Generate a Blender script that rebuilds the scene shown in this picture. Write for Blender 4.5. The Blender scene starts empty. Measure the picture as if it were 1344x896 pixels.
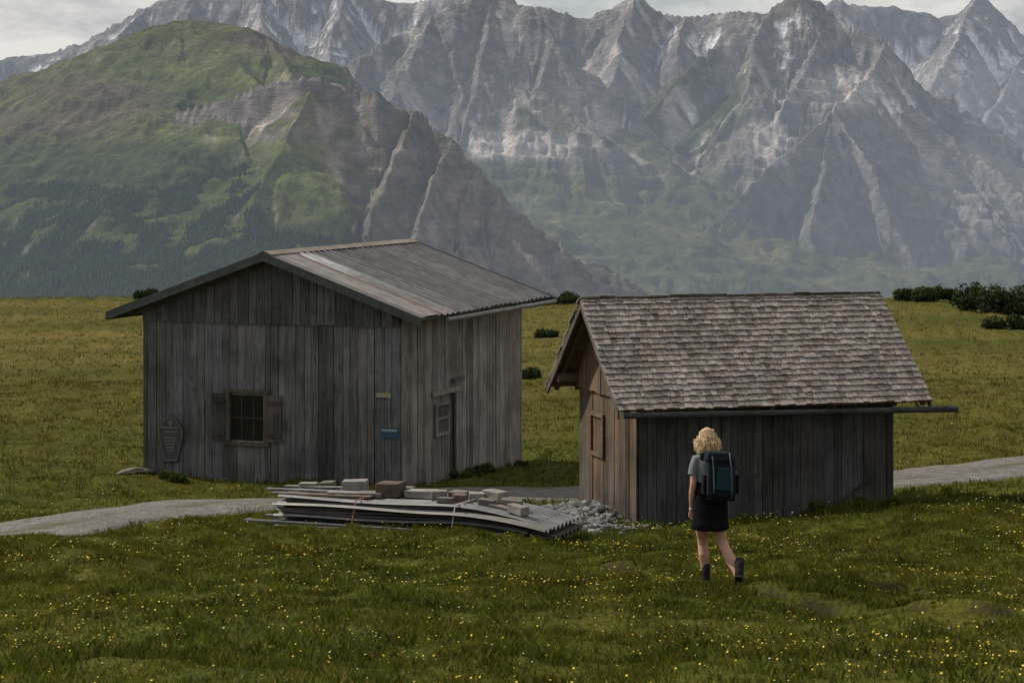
import bpy, math, random, bmesh
import numpy as np
from mathutils import Vector, Matrix
random.seed(7); rng=np.random.default_rng(11)
S=bpy.context.scene
F=2613.0   # survey focal (px) ; horizon row 200 in a 1344x896 frame
def P(px,py,d): return np.array([(px-672)*d/F, d, (200-py)*d/F])

# ---------------- noise -----------------
_perm=np.random.default_rng(3).permutation(256); _perm=np.concatenate([_perm,_perm])
_ang=np.random.default_rng(4).uniform(0,2*np.pi,256); _gx=np.cos(_ang); _gy=np.sin(_ang)
def pn(x,y,seed=0):
    x=np.asarray(x,float)+seed*17.31; y=np.asarray(y,float)+seed*5.77
    xi=np.floor(x).astype(int); yi=np.floor(y).astype(int)
    xf=x-xi; yf=y-yi
    u=xf*xf*xf*(xf*(xf*6-15)+10); v=yf*yf*yf*(yf*(yf*6-15)+10)
    xi&=255; yi&=255; x1=(xi+1)&255; y1=(yi+1)&255
    def g(a,b,fx,fy):
        h=_perm[_perm[a]+b]; return _gx[h]*fx+_gy[h]*fy
    n00=g(xi,yi,xf,yf); n10=g(x1,yi,xf-1,yf); n01=g(xi,y1,xf,yf-1); n11=g(x1,y1,xf-1,yf-1)
    return ((n00*(1-u)+n10*u)*(1-v)+(n01*(1-u)+n11*u)*v)*1.5
def fbm(x,y,o=4,seed=0,g=0.5):
    s=0;a=1;t=0
    for i in range(o):
        s=s+a*pn(x*2**i,y*2**i,seed+i);t+=a;a*=g
    return s/t
def ridged(x,y,o=4,seed=0,g=0.5):
    s=0;a=1;t=0
    for i in range(o):
        s=s+a*(1-2*np.abs(pn(x*2**i,y*2**i,seed+i)));t+=a;a*=g
    return s/t
def sstep(a,b,x):
    t=np.clip((x-a)/(b-a),0,1); return t*t*(3-2*t)

# ---------------- node helpers -----------------
class NT:
    def __init__(s,m): s.t=m.node_tree; s.n=s.t.nodes; s.l=s.t.links
    def add(s,ty,**k):
        n=s.n.new(ty)
        for a,b in k.items(): setattr(n,a,b)
        return n
    def link(s,a,b): s.l.new(a,b)
    def val(s,sock,v):
        if isinstance(v,bpy.types.NodeSocket): s.l.new(v,sock)
        else: sock.default_value=v
    def math(s,op,a,b=0.0,clamp=False):
        n=s.add('ShaderNodeMath',operation=op); n.use_clamp=clamp; s.val(n.inputs[0],a); s.val(n.inputs[1],b); return n.outputs[0]
    def mul3(s,v,sc):
        n=s.add('ShaderNodeVectorMath',operation='MULTIPLY'); s.val(n.inputs[0],v); s.val(n.inputs[1],sc); return n.outputs[0]
    def add3(s,v,w):
        n=s.add('ShaderNodeVectorMath',operation='ADD'); s.val(n.inputs[0],v); s.val(n.inputs[1],w); return n.outputs[0]
    def noise(s,vec,scale=1,detail=5,rough=0.55,dist=0):
        n=s.add('ShaderNodeTexNoise'); s.val(n.inputs['Vector'],vec); n.inputs['Scale'].default_value=scale
        n.inputs['Detail'].default_value=detail; n.inputs['Roughness'].default_value=rough; n.inputs['Distortion'].default_value=dist
        return n.outputs['Fac']
    def ramp(s,f,stops):
        n=s.add('ShaderNodeValToRGB'); s.val(n.inputs[0],f); e=n.color_ramp.elements
        while len(e)<len(stops): e.new(0.5)
        for i,(p,c) in enumerate(stops):
            e[i].position=p; e[i].color=(c if isinstance(c,tuple) else (c,c,c))+(1,)
        return n.outputs[0]
    def mix(s,f,a,b,mode='MIX'):
        n=s.add('ShaderNodeMix',data_type='RGBA',blend_type=mode)
        s.val(n.inputs[0],f)
        for i,v in ((6,a),(7,b)):
            if isinstance(v,bpy.types.NodeSocket): s.l.new(v,n.inputs[i])
            else: n.inputs[i].default_value=tuple(v)+(1,) if len(v)==3 else v
        return n.outputs[2]
def newmat(name,rough=0.9,spec=0.2):
    m=bpy.data.materials.new(name); m.use_nodes=True; t=NT(m)
    b=t.n['Principled BSDF']; b.inputs['Roughness'].default_value=rough; b.inputs['Specular IOR Level'].default_value=spec
    return m,t,b
def pos(t): return t.add('ShaderNodeNewGeometry').outputs['Position']
def attr(t,name): return t.add('ShaderNodeAttribute',attribute_name=name)
def bump(t,b,h,strength=0.5,dist=0.01):
    n=t.add('ShaderNodeBump'); n.inputs['Strength'].default_value=strength; n.inputs['Distance'].default_value=dist
    t.link(h,n.inputs['Height']); t.link(n.outputs[0],b.inputs['Normal'])

def wood_mat(name,sc,rough=0.85,contrast=0.5,spec=0.2,knots=True):
    m,t,b=newmat(name,rough,spec)
    r=attr(t,'rnd').outputs['Fac']; c=attr(t,'Col').outputs['Color']
    cmb=t.add('ShaderNodeCombineXYZ'); q=t.math('MULTIPLY',r,37.0)
    for i in range(3): t.link(q,cmb.inputs[i])
    p=t.add3(t.mul3(pos(t),sc),cmb.outputs[0])
    g=t.noise(p,1.0,7,0.62,0.6)
    g2=t.noise(pos(t),1.6,5,0.6)
    fine=t.noise(t.mul3(p,(3.0,3.0,2.2)),1.0,4,0.6)
    k=t.ramp(g,[(0.28,1-contrast*1.1),(0.5,1.0),(0.75,1+contrast*0.75)])
    k2=t.ramp(g2,[(0.3,0.55),(0.55,1.0),(0.8,1.25)])
    k3=t.ramp(fine,[(0.3,0.7),(0.7,1.2)])
    col=t.mix(1.0,c,k,'MULTIPLY'); col=t.mix(1.0,col,k2,'MULTIPLY'); col=t.mix(0.7,col,k3,'MULTIPLY')
    if knots:
        v=t.add('ShaderNodeTexVoronoi'); t.link(t.add3(t.mul3(pos(t),tuple(5.5 if s>5 else 2.2 for s in sc)),cmb.outputs[0]),v.inputs['Vector']); v.inputs['Scale'].default_value=1.0
        kn=t.ramp(v.outputs['Distance'],[(0.0,0.3),(0.09,0.45),(0.14,1.0)])
        col=t.mix(0.7,col,kn,'MULTIPLY')
    t.link(col,b.inputs['Base Color'])
    bump(t,b,t.math('ADD',g,t.math('MULTIPLY',fine,0.5)),0.6,0.012)
    return m
def plain_mat(name,col,rough=0.7,var=0.25,scale=8,spec=0.3,metal=0.0,useattr=False,bm=0.3,bd=0.01):
    m,t,b=newmat(name,rough,spec); b.inputs['Metallic'].default_value=metal
    n=t.noise(pos(t),scale,6,0.6)
    k=t.ramp(n,[(0.25,1-var),(0.75,1+var)])
    base=attr(t,'Col').outputs['Color'] if useattr else tuple(col)+(1,)
    t.link(t.mix(1.0,base,k,'MULTIPLY'),b.inputs['Base Color'])
    if bm>0: bump(t,b,n,bm,bd)
    return m

# ---------------- mesh builder -----------------
class MB:
    def __init__(s): s.v=[];s.f=[];s.c=[];s.r=[];s.m=[]
    def add(s,vs,fs,col=(1,1,1),rnd=None,mi=0,cols=None):
        o=len(s.v); s.v+= [tuple(map(float,v)) for v in vs]
        s.f+=[tuple(i+o for i in f) for f in fs]; s.m+=[mi]*len(fs)
        if cols is None: s.c+=[tuple(col)+(1.0,)]*len(vs)
        else: s.c+=[tuple(c)+(1.0,) for c in cols]
        r=random.random() if rnd is None else rnd
        s.r+=[r]*len(vs)
    def box8(s,c8,col=(1,1,1),rnd=None,mi=0,cols=None):
        s.add(c8,[(0,3,2,1),(4,5,6,7),(0,1,5,4),(1,2,6,5),(2,3,7,6),(3,0,4,7)],col,rnd,mi,cols)
    def obj(s,name,mats,parent=None,smooth=False,bevel=0):
        me=bpy.data.meshes.new(name); me.from_pydata(s.v,[],s.f)
        a=me.color_attributes.new('Col','FLOAT_COLOR','POINT'); a.data.foreach_set('color',np.array(s.c,dtype=np.float32).ravel())
        a=me.attributes.new('rnd','FLOAT','POINT'); a.data.foreach_set('value',np.array(s.r,dtype=np.float32))
        if not isinstance(mats,(list,tuple)): mats=[mats]
        for m in mats: me.materials.append(m)
        me.polygons.foreach_set('material_index',s.m)
        if smooth: me.polygons.foreach_set('use_smooth',[True]*len(me.polygons))
        me.update()
        bm=bmesh.new(); bm.from_mesh(me); bmesh.ops.recalc_face_normals(bm,faces=bm.faces); bm.to_mesh(me); bm.free()
        o=bpy.data.objects.new(name,me); S.collection.objects.link(o)
        if parent: o.parent=parent
        if bevel:
            md=o.modifiers.new('bevel','BEVEL'); md.width=bevel; md.segments=2
        return o
def empty(name):
    e=bpy.data.objects.new(name,None); e.empty_display_size=0.5; S.collection.objects.link(e); return e
def bigmesh(name,verts,faces,mat,cols=None,smooth=False,parent=None,attrs=None,nside=4):
    me=bpy.data.meshes.new(name); nv=len(verts); nf=len(faces)
    me.vertices.add(nv); me.vertices.foreach_set('co',np.asarray(verts,dtype=np.float32).ravel())
    me.loops.add(nf*nside); me.loops.foreach_set('vertex_index',np.asarray(faces,dtype=np.int32).ravel())
    me.polygons.add(nf); me.polygons.foreach_set('loop_start',np.arange(0,nf*nside,nside,dtype=np.int32))
    me.polygons.foreach_set('loop_total',np.full(nf,nside,dtype=np.int32))
    if smooth: me.polygons.foreach_set('use_smooth',np.ones(nf,dtype=bool))
    me.update(calc_edges=True)
    if cols is not None:
        a=me.color_attributes.new('Col','FLOAT_COLOR','POINT')
        c=np.ones((nv,4),dtype=np.float32); c[:,:3]=cols; a.data.foreach_set('color',c.ravel())
    me.materials.append(mat)
    o=bpy.data.objects.new(name,me); S.collection.objects.link(o)
    if parent: o.parent=parent
    return o
def gridfaces(nr,nc):
    i=np.arange(nr-1)[:,None]*nc+np.arange(nc-1)[None,:]
    return np.stack([i,i+1,i+nc+1,i+nc],-1).reshape(-1,4)

# ---------------- near terrain -----------------
ty=np.array([-30,0,13,21.2,26,30,34,37,42,60,85,110,118,130,160,300,1000,2600],float)
tz=np.array([-0.5,-1.7,-3.5,-4.58,-5.13,-5.53,-5.93,-6.24,-6.5,-7.05,-7.6,-8.1,-8.8,-10.6,-18,-70,-330,-800],float)
yy=np.arange(-30,2600,0.25); zz=np.interp(yy,ty,tz); k=np.ones(13)/13; zz2=np.convolve(np.pad(zz,6,'edge'),k,'valid')
PATH=np.array([(-30,17),(-20,22.5),(-13,25.6),(-7.5,28.6),(-5.6,31.6),(-3.6,34.0),(0.4,35.7),(4,36.8),(7.4,38.2),(10.5,40.8),(16,44),(30,50),(60,60)],float)
def smoothpoly(p,n=12):
    out=[]
    q=np.vstack([2*p[0]-p[1],p,2*p[-1]-p[-2]])
    for i in range(1,len(q)-2):
        for t in np.linspace(0,1,n,endpoint=False):
            a,b,c,d=q[i-1],q[i],q[i+1],q[i+2]
            out.append(0.5*((2*b)+(-a+c)*t+(2*a-5*b+4*c-d)*t*t+(-a+3*b-3*c+d)*t**3))
    out.append(p[-1]); return np.array(out)
PATHS=smoothpoly(PATH)
def polydist(x,y,poly):
    d=np.full(np.shape(x),1e9)
    for (ax,ay),(bx,by) in zip(poly[:-1],poly[1:]):
        dx,dy=bx-ax,by-ay; L=dx*dx+dy*dy
        t=np.clip(((x-ax)*dx+(y-ay)*dy)/L,0,1)
        d=np.minimum(d,np.hypot(x-ax-t*dx,y-ay-t*dy))
    return d
_tx=np.array([0.3,0.9,1.3,1.6,2.1,2.6,2.95,3.4,4.2,5.2,7.0]); _ty=np.array([24.4,23.4,22.7,22.1,20.95,19.7,18.9,17.9,16.7,15.5,14.0])
def trails(x,y):
    x=np.asarray(x)
    yt=np.interp(x,_tx,_ty)+0.10*np.sin(x*6.3)+0.05*np.sin(x*15.1)
    s=(y-yt)*0.5
    m=sstep(0.6,1.3,x)*(1-sstep(5.2,6.4,x))
    return s,m
def bankw(x): return 0.15*np.sin(x*2.3)+0.10*np.sin(x*5.1+1)+0.07*np.sin(x*11.3)
BANKS=[(3.2,5.0,20.15,0.10),(4.0,5.6,18.6,0.07)]
GF=0.0
def gh(x,y,detail=True):
    x=np.asarray(x,float); y=np.asarray(y,float)
    z=np.interp(y,yy,zz2)
    z=z+0.26*sstep(3,8,x)*np.exp(-((y-29)/5)**2)
    z=z-0.16*np.exp(-((x+1)/5)**2-((y-28.5)/2.5)**2)-0.08*sstep(-3,-8,x)*np.exp(-((y-29)/4)**2)
    far=sstep(45,80,y)
    z=z+far*0.35*fbm(x/22,y/22,3,5)+ (1-far)*0.15*fbm(x/4.5,y/4.5,2,9)
    z=z+GF*np.exp(-((x-2.1)/2.5)**2-((y-21.2)/2.0)**2)
    pd=polydist(x,y,PATH); m=sstep(1.0,1.9,pd)
    hut=1-sstep(0.35,1.1,np.hypot(x-2.12,y-21.1))
    z=z+m*(1-hut)*(0.09*fbm(x/0.8,y/1.0,3,21)*(1+far)+0.20*(1-far)*fbm(x/2.4,y/2.0,2,25))*sstep(12,14,y)
    s,tm=trails(x,y)
    z=z+tm*(1-hut)*(0.075*sstep(0.0,0.07,s)*(1-sstep(0.2,1.3,s))-0.045*np.exp(-((s+0.05)/0.09)**2))
    for x0,x1,yb,hh in BANKS:
        sy=y-(yb+bankw(x)); w=sstep(x0,x0+0.7,x)*(1-sstep(x1-0.8,x1,x))
        z=z+w*(hh*sstep(0.0,0.12,sy)*(1-sstep(0.3,1.6,sy))-0.04*np.exp(-((sy+0.06)/0.12)**2))
    return z
def g1(x,y): return float(gh(np.array([x]),np.array([y]))[0])
GF=-4.60-g1(2.15,21.2)
def soilmask(x,y):
    s,tm=trails(x,y); m=tm*np.exp(-((s-0.0)/0.065)**4)
    for x0,x1,yb,hh in BANKS:
        sy=y-(yb+bankw(x)); w=sstep(x0,x0+0.7,x)*(1-sstep(x1-0.8,x1,x)); m=np.maximum(m,w*np.exp(-((sy-0.03)/0.075)**4))
    return m*sstep(-0.25,0.1,fbm(np.asarray(x)/0.45,np.asarray(y)/0.6,3,44))

rows=np.concatenate([np.linspace(-25,10,40,endpoint=False),np.linspace(10,32,480,endpoint=False),np.linspace(32,46,130,endpoint=False),46*np.exp(np.linspace(0,math.log(2500/46),180))])
cols=np.linspace(-1,1,720)
Yg,Sg=np.meshgrid(rows,cols,indexing='ij'); Xg=Sg*(12+0.40*np.maximum(Yg,0))
Zg=gh(Xg,Yg)
gm,t,b=newmat('meadow_soil_and_grass',0.95,0.05)
p=pos(t)
n1=t.noise(p,0.35,5,0.6); n2=t.noise(p,2.2,6,0.65); n3=t.noise(p,14,5,0.7); n4=t.noise(t.mul3(p,(0.06,0.16,0.1)),1.0,5,0.6)
sx=t.add('ShaderNodeSeparateXYZ'); t.link(p,sx.inputs[0]); farf=t.ramp(t.math('DIVIDE',sx.outputs[1],120.0),[(0.28,0.0),(0.6,0.8)])
c=t.ramp(n2,[(0.3,(0.028,0.036,0.006)),(0.5,(0.054,0.063,0.009)),(0.72,(0.095,0.095,0.015))])
c=t.mix(t.ramp(n1,[(0.35,0.0),(0.65,0.6)]),c,(0.085,0.080,0.014))
c=t.mix(farf,c,t.ramp(n4,[(0.32,(0.052,0.056,0.010)),(0.5,(0.095,0.083,0.020)),(0.68,(0.150,0.115,0.034))]))
c=t.mix(1.0,c,t.ramp(n3,[(0.3,0.45),(0.7,1.5)]),'MULTIPLY')
a=attr(t,'Col'); sep=t.add('ShaderNodeSeparateColor'); t.link(a.outputs['Color'],sep.inputs[0])
c=t.mix(sep.outputs[0],c,(0.034,0.028,0.015))
t.link(c,b.inputs['Base Color']); bump(t,b,t.math('ADD',n3,n2),0.8,0.05)
soil=soilmask(Xg,Yg)
cc=np.zeros((Xg.size,3)); cc[:,0]=soil.ravel()
bigmesh('meadow_ground',np.stack([Xg,Yg,Zg],-1).reshape(-1,3),gridfaces(*Xg.shape),gm,cc,smooth=True)

# ---------------- path -----------------
pm,t,b=newmat('gravel_path',0.95,0.15)
p=pos(t); n=t.noise(p,22,6,0.75); n2=t.noise(p,0.9,4,0.6); n5=t.noise(p,5.0,6,0.7); v=t.add('ShaderNodeTexVoronoi'); v.inputs['Scale'].default_value=18; t.link(p,v.inputs['Vector'])
c=t.ramp(n,[(0.25,(0.065,0.06,0.055)),(0.5,(0.145,0.134,0.124)),(0.75,(0.28,0.26,0.24))])
c=t.mix(1.0,c,t.ramp(n5,[(0.3,0.55),(0.7,1.35)]),'MULTIPLY')
c=t.mix(t.ramp(n2,[(0.42,0.0),(0.7,0.5)]),c,(0.09,0.08,0.058))
a=attr(t,'Col'); sep=t.add('ShaderNodeSeparateColor'); t.link(a.outputs['Color'],sep.inputs[0])
c=t.mix(sep.outputs[0],c,(0.06,0.062,0.02))
t.link(c,b.inputs['Base Color']); bump(t,b,t.math('ADD',v.outputs['Distance'],n5),0.7,0.03)
PD=smoothpoly(PATH,60); tang=np.gradient(PD,axis=0); tang/=np.linalg.norm(tang,axis=1)[:,None]; nor=np.stack([-tang[:,1],tang[:,0]],1)
nc=25; us=np.linspace(-1,1,nc); vs=[];cs=[]
for i in range(len(PD)):
    wl=1.2+0.3*float(fbm(PD[i,0]/1.2,PD[i,1]/1.2,3,2)); wr=1.2+0.35*float(fbm(PD[i,0]/1.2,PD[i,1]/1.2,3,8))
    for u in us:
        w=wl if u<0 else wr; q=PD[i]+nor[i]*u*w
        vs.append((q[0],q[1],abs(u)))
        cs.append((0.6*math.exp(-(u/0.15)**2)*max(0,float(pn(i/30.,u,3))*1.5+0.4)+0.6*max(0,abs(u)-0.8)/0.2,0,0))
vs=np.array(vs); z=gh(vs[:,0],vs[:,1])+0.035-0.09*np.clip((vs[:,2]-0.85)/0.15,0,1)
bigmesh('gravel_path',np.stack([vs[:,0],vs[:,1],z],1),gridfaces(len(PD),nc),pm,np.array(cs),smooth=True)

# ---------------- huts: shared -----------------
wood_v=wood_mat('weathered_boards_vertical',(38,38,1.6),contrast=0.65)
wood_h=wood_mat('weathered_wood_beams',(6,6,30),contrast=0.5,knots=False)
shm=wood_mat('wood_shingles',(30,30,9),contrast=0.45,knots=False)
dark=plain_mat('dark_interior',(0.012,0.011,0.01),0.95,0.3)
glass,t,b=newmat('window_glass',0.08,0.5); b.inputs['Base Color'].default_value=(0.01,0.012,0.014,1)
mtl=plain_mat('roof_sheet_metal',(1,1,1),0.5,0.4,3.5,0.4,0.15,useattr=True,bm=0.15)
fel=plain_mat('painted_fascia',(0.055,0.065,0.06),0.75,0.45,9)

class Frame:
    def __init__(s,o,t,v): s.o=np.array(o,float); s.t=np.array(t,float); s.v=np.array(v,float)
    def p(s,a,b,z): q=s.o+s.t*a+s.v*b; return (q[0],q[1],z)
def fbox(mb,fr,a0,a1,b0,b1,z0,z1,col=(1,1,1),**k):
    mb.box8([fr.p(a0,b0,z0),fr.p(a1,b0,z0),fr.p(a1,b1,z0),fr.p(a0,b1,z0),fr.p(a0,b0,z1),fr.p(a1,b0,z1),fr.p(a1,b1,z1),fr.p(a0,b1,z1)],col,**k)
def bcol(base,var=0.25,warm=0.12):
    k=1+random.uniform(-var,var); w=random.uniform(-warm,warm)
    return (base[0]*k*(1+w),base[1]*k,base[2]*k*(1-w*1.3))
def wall(mb,fr,s0,s1,axis,zb,zt,base,bw=(0.13,0.24),holes=[],th=0.025,off=0.0,sign=-1,botj=0.03,gap=0.006,var=0.25,warm=0.12,topdark=None):
    br=[s0]; forced=sorted([h[0] for h in holes]+[h[1] for h in holes]+[s1])
    for fz in forced:
        while br[-1]<fz-1e-4:
            w=random.uniform(*bw)
            if br[-1]+w>fz-bw[0]*0.6: br.append(fz)
            else: br.append(br[-1]+w)
    for x0,x1 in zip(br[:-1],br[1:]):
        xm=(x0+x1)/2; segs=[(None,None)]
        for h in holes:
            if h[0]-1e-3<xm<h[1]+1e-3: segs=[(None,h[2]),(h[3],None)]
        c=bcol(base,var,warm); rr=random.random()
        if random.random()<0.12: c=tuple(q*0.6 for q in c)
        o=off+random.uniform(0,0.014); a0=x0+gap*random.uniform(0.3,1.5); a1=x1-gap*random.uniform(0.3,1.5); tw=random.uniform(-0.005,0.005)
        for lo,hi in segs:
            zl0=zb(a0)+random.uniform(-botj,botj) if lo is None else lo; zl1=zl0+random.uniform(-0.004,0.004) if lo is None else lo
            zh0=zt(a0) if hi is None else hi; zh1=zt(a1) if hi is None else hi
            def q(s,out,z): return fr.p(s,-out,z) if axis=='a' else fr.p(-out,s,z)
            c8=[q(a0,o,zl0),q(a1,o+tw,zl1),q(a1,o+th+tw,zl1),q(a0,o+th,zl0),q(a0,o,zh0),q(a1,o+tw,zh1),q(a1,o+th+tw,zh1),q(a0,o+th,zh0)]
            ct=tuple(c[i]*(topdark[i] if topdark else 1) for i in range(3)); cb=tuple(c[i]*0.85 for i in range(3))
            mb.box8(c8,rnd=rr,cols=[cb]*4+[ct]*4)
def beam(mb,p0,p1,w,h,col,up=(0,0,1),**k):
    p0=Vector(p0);p1=Vector(p1);d=(p1-p0).normalized(); s=d.cross(Vector(up)).normalized()*w/2; u=s.cross(d).normalized()*h/2
    mb.box8([p0-s-u,p0+s-u,p1+s-u,p1-s-u,p0-s+u,p0+s+u,p1+s+u,p1-s+u],col,**k)
def tube(mb,pts,rads,n=10,col=(1,1,1),cap=True,**k):
    pts=[Vector(p) for p in pts]; vs=[];fs=[]
    prev=None
    for i,p in enumerate(pts):
        d=((pts[min(i+1,len(pts)-1)]-pts[max(i-1,0)])).normalized()
        if prev is None:
            s=d.cross(Vector((0,0,1)) if abs(d.z)<0.9 else Vector((0,1,0))).normalized()
        else: s=(prev-d*prev.dot(d)).normalized()
        prev=s; u=d.cross(s)
        r=rads[i] if hasattr(rads,'__len__') else rads
        rx,ry=(r if hasattr(r,'__len__') else (r,r))
        for j in range(n):
            a=2*math.pi*j/n; vs.append(p+s*math.cos(a)*rx+u*math.sin(a)*ry)
    for i in range(len(pts)-1):
        for j in range(n):
            fs.append((i*n+j,i*n+(j+1)%n,(i+1)*n+(j+1)%n,(i+1)*n+j))
    if cap: fs.append(tuple(range(n))[::-1]); fs.append(tuple((len(pts)-1)*n+j for j in range(n)))
    mb.add(vs,fs,col,**k)

# ---------------- LEFT HUT -----------------
H1=empty('wooden_barn')
B=np.array([-2.08,37.0]); u1=np.array([-5.02,1.55])/5.254; v1=np.array([2.27,5.0])/5.491; W1=5.254; L1=5.491
fr=Frame(B,u1,v1)
zr=-1.90; ar=2.45; aR=-0.65; aL=5.70; zR=-3.03; zL=-3.07
def roofz(a): return zr+(zR-zr)*(ar-a)/(ar-aR) if a<ar else zr+(zL-zr)*(a-ar)/(aL-ar)
def apx(px):
    k=(px-672)/F; return (k*37.0+2.08)/(-0.9555-0.295*k)
def spx(px):
    k=(px-672)/F; return (k*37.0+2.08)/(v1[0]-v1[1]*k)
mb=MB(); g=(0.136,0.138,0.145)
w0,w1_=apx(350),apx(302)
hz0,hz1=-5.48,-4.62
gz=lambda a:g1(*(fr.p(a,0,0)[:2]))-0.02
gb=lambda s:g1(*(fr.p(0,s,0)[:2]))
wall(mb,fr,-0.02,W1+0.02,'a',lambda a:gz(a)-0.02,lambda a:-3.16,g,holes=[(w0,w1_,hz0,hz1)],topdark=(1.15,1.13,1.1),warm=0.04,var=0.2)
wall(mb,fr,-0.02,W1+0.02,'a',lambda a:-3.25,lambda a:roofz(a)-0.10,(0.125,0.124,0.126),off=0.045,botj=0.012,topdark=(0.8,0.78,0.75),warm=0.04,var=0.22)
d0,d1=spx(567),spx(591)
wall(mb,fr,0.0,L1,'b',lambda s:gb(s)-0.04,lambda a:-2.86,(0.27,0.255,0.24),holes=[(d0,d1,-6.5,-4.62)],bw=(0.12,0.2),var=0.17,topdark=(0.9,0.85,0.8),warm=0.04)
mb.obj('wall_boards',wood_v,H1)
mb=MB()
mbk=MB()
Fb=Frame(fr.p(0,L1,0)[:2],u1,-v1); wall(mb,Fb,0,W1,'a',lambda a:-6.9,lambda a:roofz(a)-0.12,g)
Fl=Frame(fr.p(W1,0,0)[:2],-u1,v1); wall(mb,Fl,0,L1,'b',lambda a:-7.0,lambda a:roofz(W1)-0.1,g)
mb.obj('rear_wall_boards',wood_v,H1)
def ring(mbx,fr,a0,a1,b0,b1,zb,zt):
    fbox(mbx,fr,a0,a1,b0,b0+0.04,zb,zt); fbox(mbx,fr,a0,a1,b1-0.04,b1,zb,zt)
    fbox(mbx,fr,a0,a0+0.04,b0+0.042,b1-0.042,zb,zt); fbox(mbx,fr,a1-0.04,a1,b0+0.042,b1-0.042,zb,zt)
ring(mbk,fr,0.09,W1-0.05,0.09,L1-0.05,-6.9,-3.2)
mbk.add([fr.p(0.09,0.02,-3.2),fr.p(W1-0.05,0.02,-3.2),fr.p(ar,0.02,zr-0.15),fr.p(0.09,0.02,-2.9),fr.p(W1-0.05,0.02,-2.9)],[(0,1,4,2,3)])
mbk.obj('dark_backing',dark,H1)  # near-black sheets behind the boards stand in for the shade of the hollow interior
mb=MB()
def slope_pt(side,w,b,h=0):
    a=(ar+(aR-ar)*w) if side else (ar+(aL-ar)*w); z=roofz(a)+h; return fr.p(a,b,z)
b=-0.52; end=L1+0.02; i=0
while b<end-0.05:
    wd=min(random.uniform(0.72,0.95),end-b)
    if i==0: wd=0.16; cl=(0.13,0.115,0.10)
    elif i==1: cl=(0.20,0.18,0.165); wd=0.6
    elif i==2: cl=(0.19,0.125,0.105); wd=0.12
    elif i==3: cl=(0.20,0.19,0.185); wd=0.55
    elif i==4: cl=(0.34,0.335,0.33); wd=0.06
    else:
        k=random.uniform(0.82,1.12); cl=(0.150*k,0.146*k,0.146*k)
    for side in (True,False):
        nb=max(3,int(wd/0.018)+2); nw=8; vs=[];fs=[];cs=[]
        sag=random.uniform(-0.004,0.004)
        for jw in range(nw):
            w=jw/(nw-1)*(1.0+random.uniform(0,0.015)*(jw==nw-1))
            for jb in range(nb):
                bb=b-0.01+ (wd+0.02)*jb/(nb-1)
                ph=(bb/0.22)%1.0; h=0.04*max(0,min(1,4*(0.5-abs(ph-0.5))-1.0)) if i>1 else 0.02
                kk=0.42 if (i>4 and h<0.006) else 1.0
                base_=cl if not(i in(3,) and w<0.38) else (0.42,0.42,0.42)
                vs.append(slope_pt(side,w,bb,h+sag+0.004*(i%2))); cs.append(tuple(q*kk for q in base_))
        for jw in range(nw-1):
            for jb in range(nb-1):
                q=jw*nb+jb; fs.append((q,q+1,q+nb+1,q+nb))
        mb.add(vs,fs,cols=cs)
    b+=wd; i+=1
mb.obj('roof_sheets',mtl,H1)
mb=MB()
for side in (True,False):
    for b0,b1 in ((-0.50,end-0.02),):
        q=[slope_pt(side,0.0,b0,-0.07),slope_pt(side,0.985,b0,-0.07),slope_pt(side,0.985,b1,-0.07),slope_pt(side,0.0,b1,-0.07)]
        q2=[slope_pt(side,0.0,b0,-0.012),slope_pt(side,0.985,b0,-0.012),slope_pt(side,0.985,b1,-0.012),slope_pt(side,0.0,b1,-0.012)]
        mb.box8(q+q2,(0.09,0.08,0.07))
for bb in (-0.1,1.2,2.6,4.0,5.3):
    for side in (True,False):
        beam(mb,slope_pt(side,0.02,bb,-0.12),slope_pt(side,0.96,bb,-0.12),0.08,0.1,(0.08,0.07,0.06))
beam(mb,fr.p(-0.03,-0.5,-3.0),fr.p(-0.03,L1,-3.0),0.12,0.14,(0.10,0.09,0.08))
mb.obj('roof_timbers',wood_h,H1)
mb=MB()
for side in (True,False):
    for bb,cl in ((-0.56,1),(end+0.02,1)):
        q=[slope_pt(side,0,bb-0.015,-0.13),slope_pt(side,1.01,bb-0.015,-0.13),slope_pt(side,1.01,bb+0.015,-0.13),slope_pt(side,0,bb+0.015,-0.13)]
        q2=[slope_pt(side,0,bb-0.015,0.03),slope_pt(side,1.01,bb-0.015,0.03),slope_pt(side,1.01,bb+0.015,0.03),slope_pt(side,0,bb+0.015,0.03)]
        mb.box8(q+q2)
    q=[slope_pt(side,1.0,-0.53,-0.13),slope_pt(side,1.012,-0.53,-0.13),slope_pt(side,1.012,end,-0.13),slope_pt(side,1.0,end,-0.13)]
    q2=[slope_pt(side,1.0,-0.53,-0.015),slope_pt(side,1.012,-0.53,-0.015),slope_pt(side,1.012,end,-0.015),slope_pt(side,1.0,end,-0.015)]
    if not side: mb.box8(q+q2)
mb.obj('barge_boards',fel,H1)
mb=MB()
tube(mb,[slope_pt(True,1.03,x,-0.06) for x in (0.4,2,4,end)],0.045,12,(0.13,0.12,0.11))
for x0 in np.arange(-0.54,end,1.0):
    x1=min(x0+1.02,end)
    vs=[slope_pt(False,0.06,x0,0.035),slope_pt(False,0.0,x0,0.055),slope_pt(True,0.05,x0,0.045),slope_pt(False,0.06,x1,0.035),slope_pt(False,0.0,x1,0.055),slope_pt(True,0.05,x1,0.045)]
    mb.add(vs,[(0,1,4,3),(1,2,5,4)],(0.21,0.165,0.13))
mb.obj('gutter_and_ridge_cap',mtl,H1)
mb=MB(); fc=(0.10,0.085,0.07)
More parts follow.
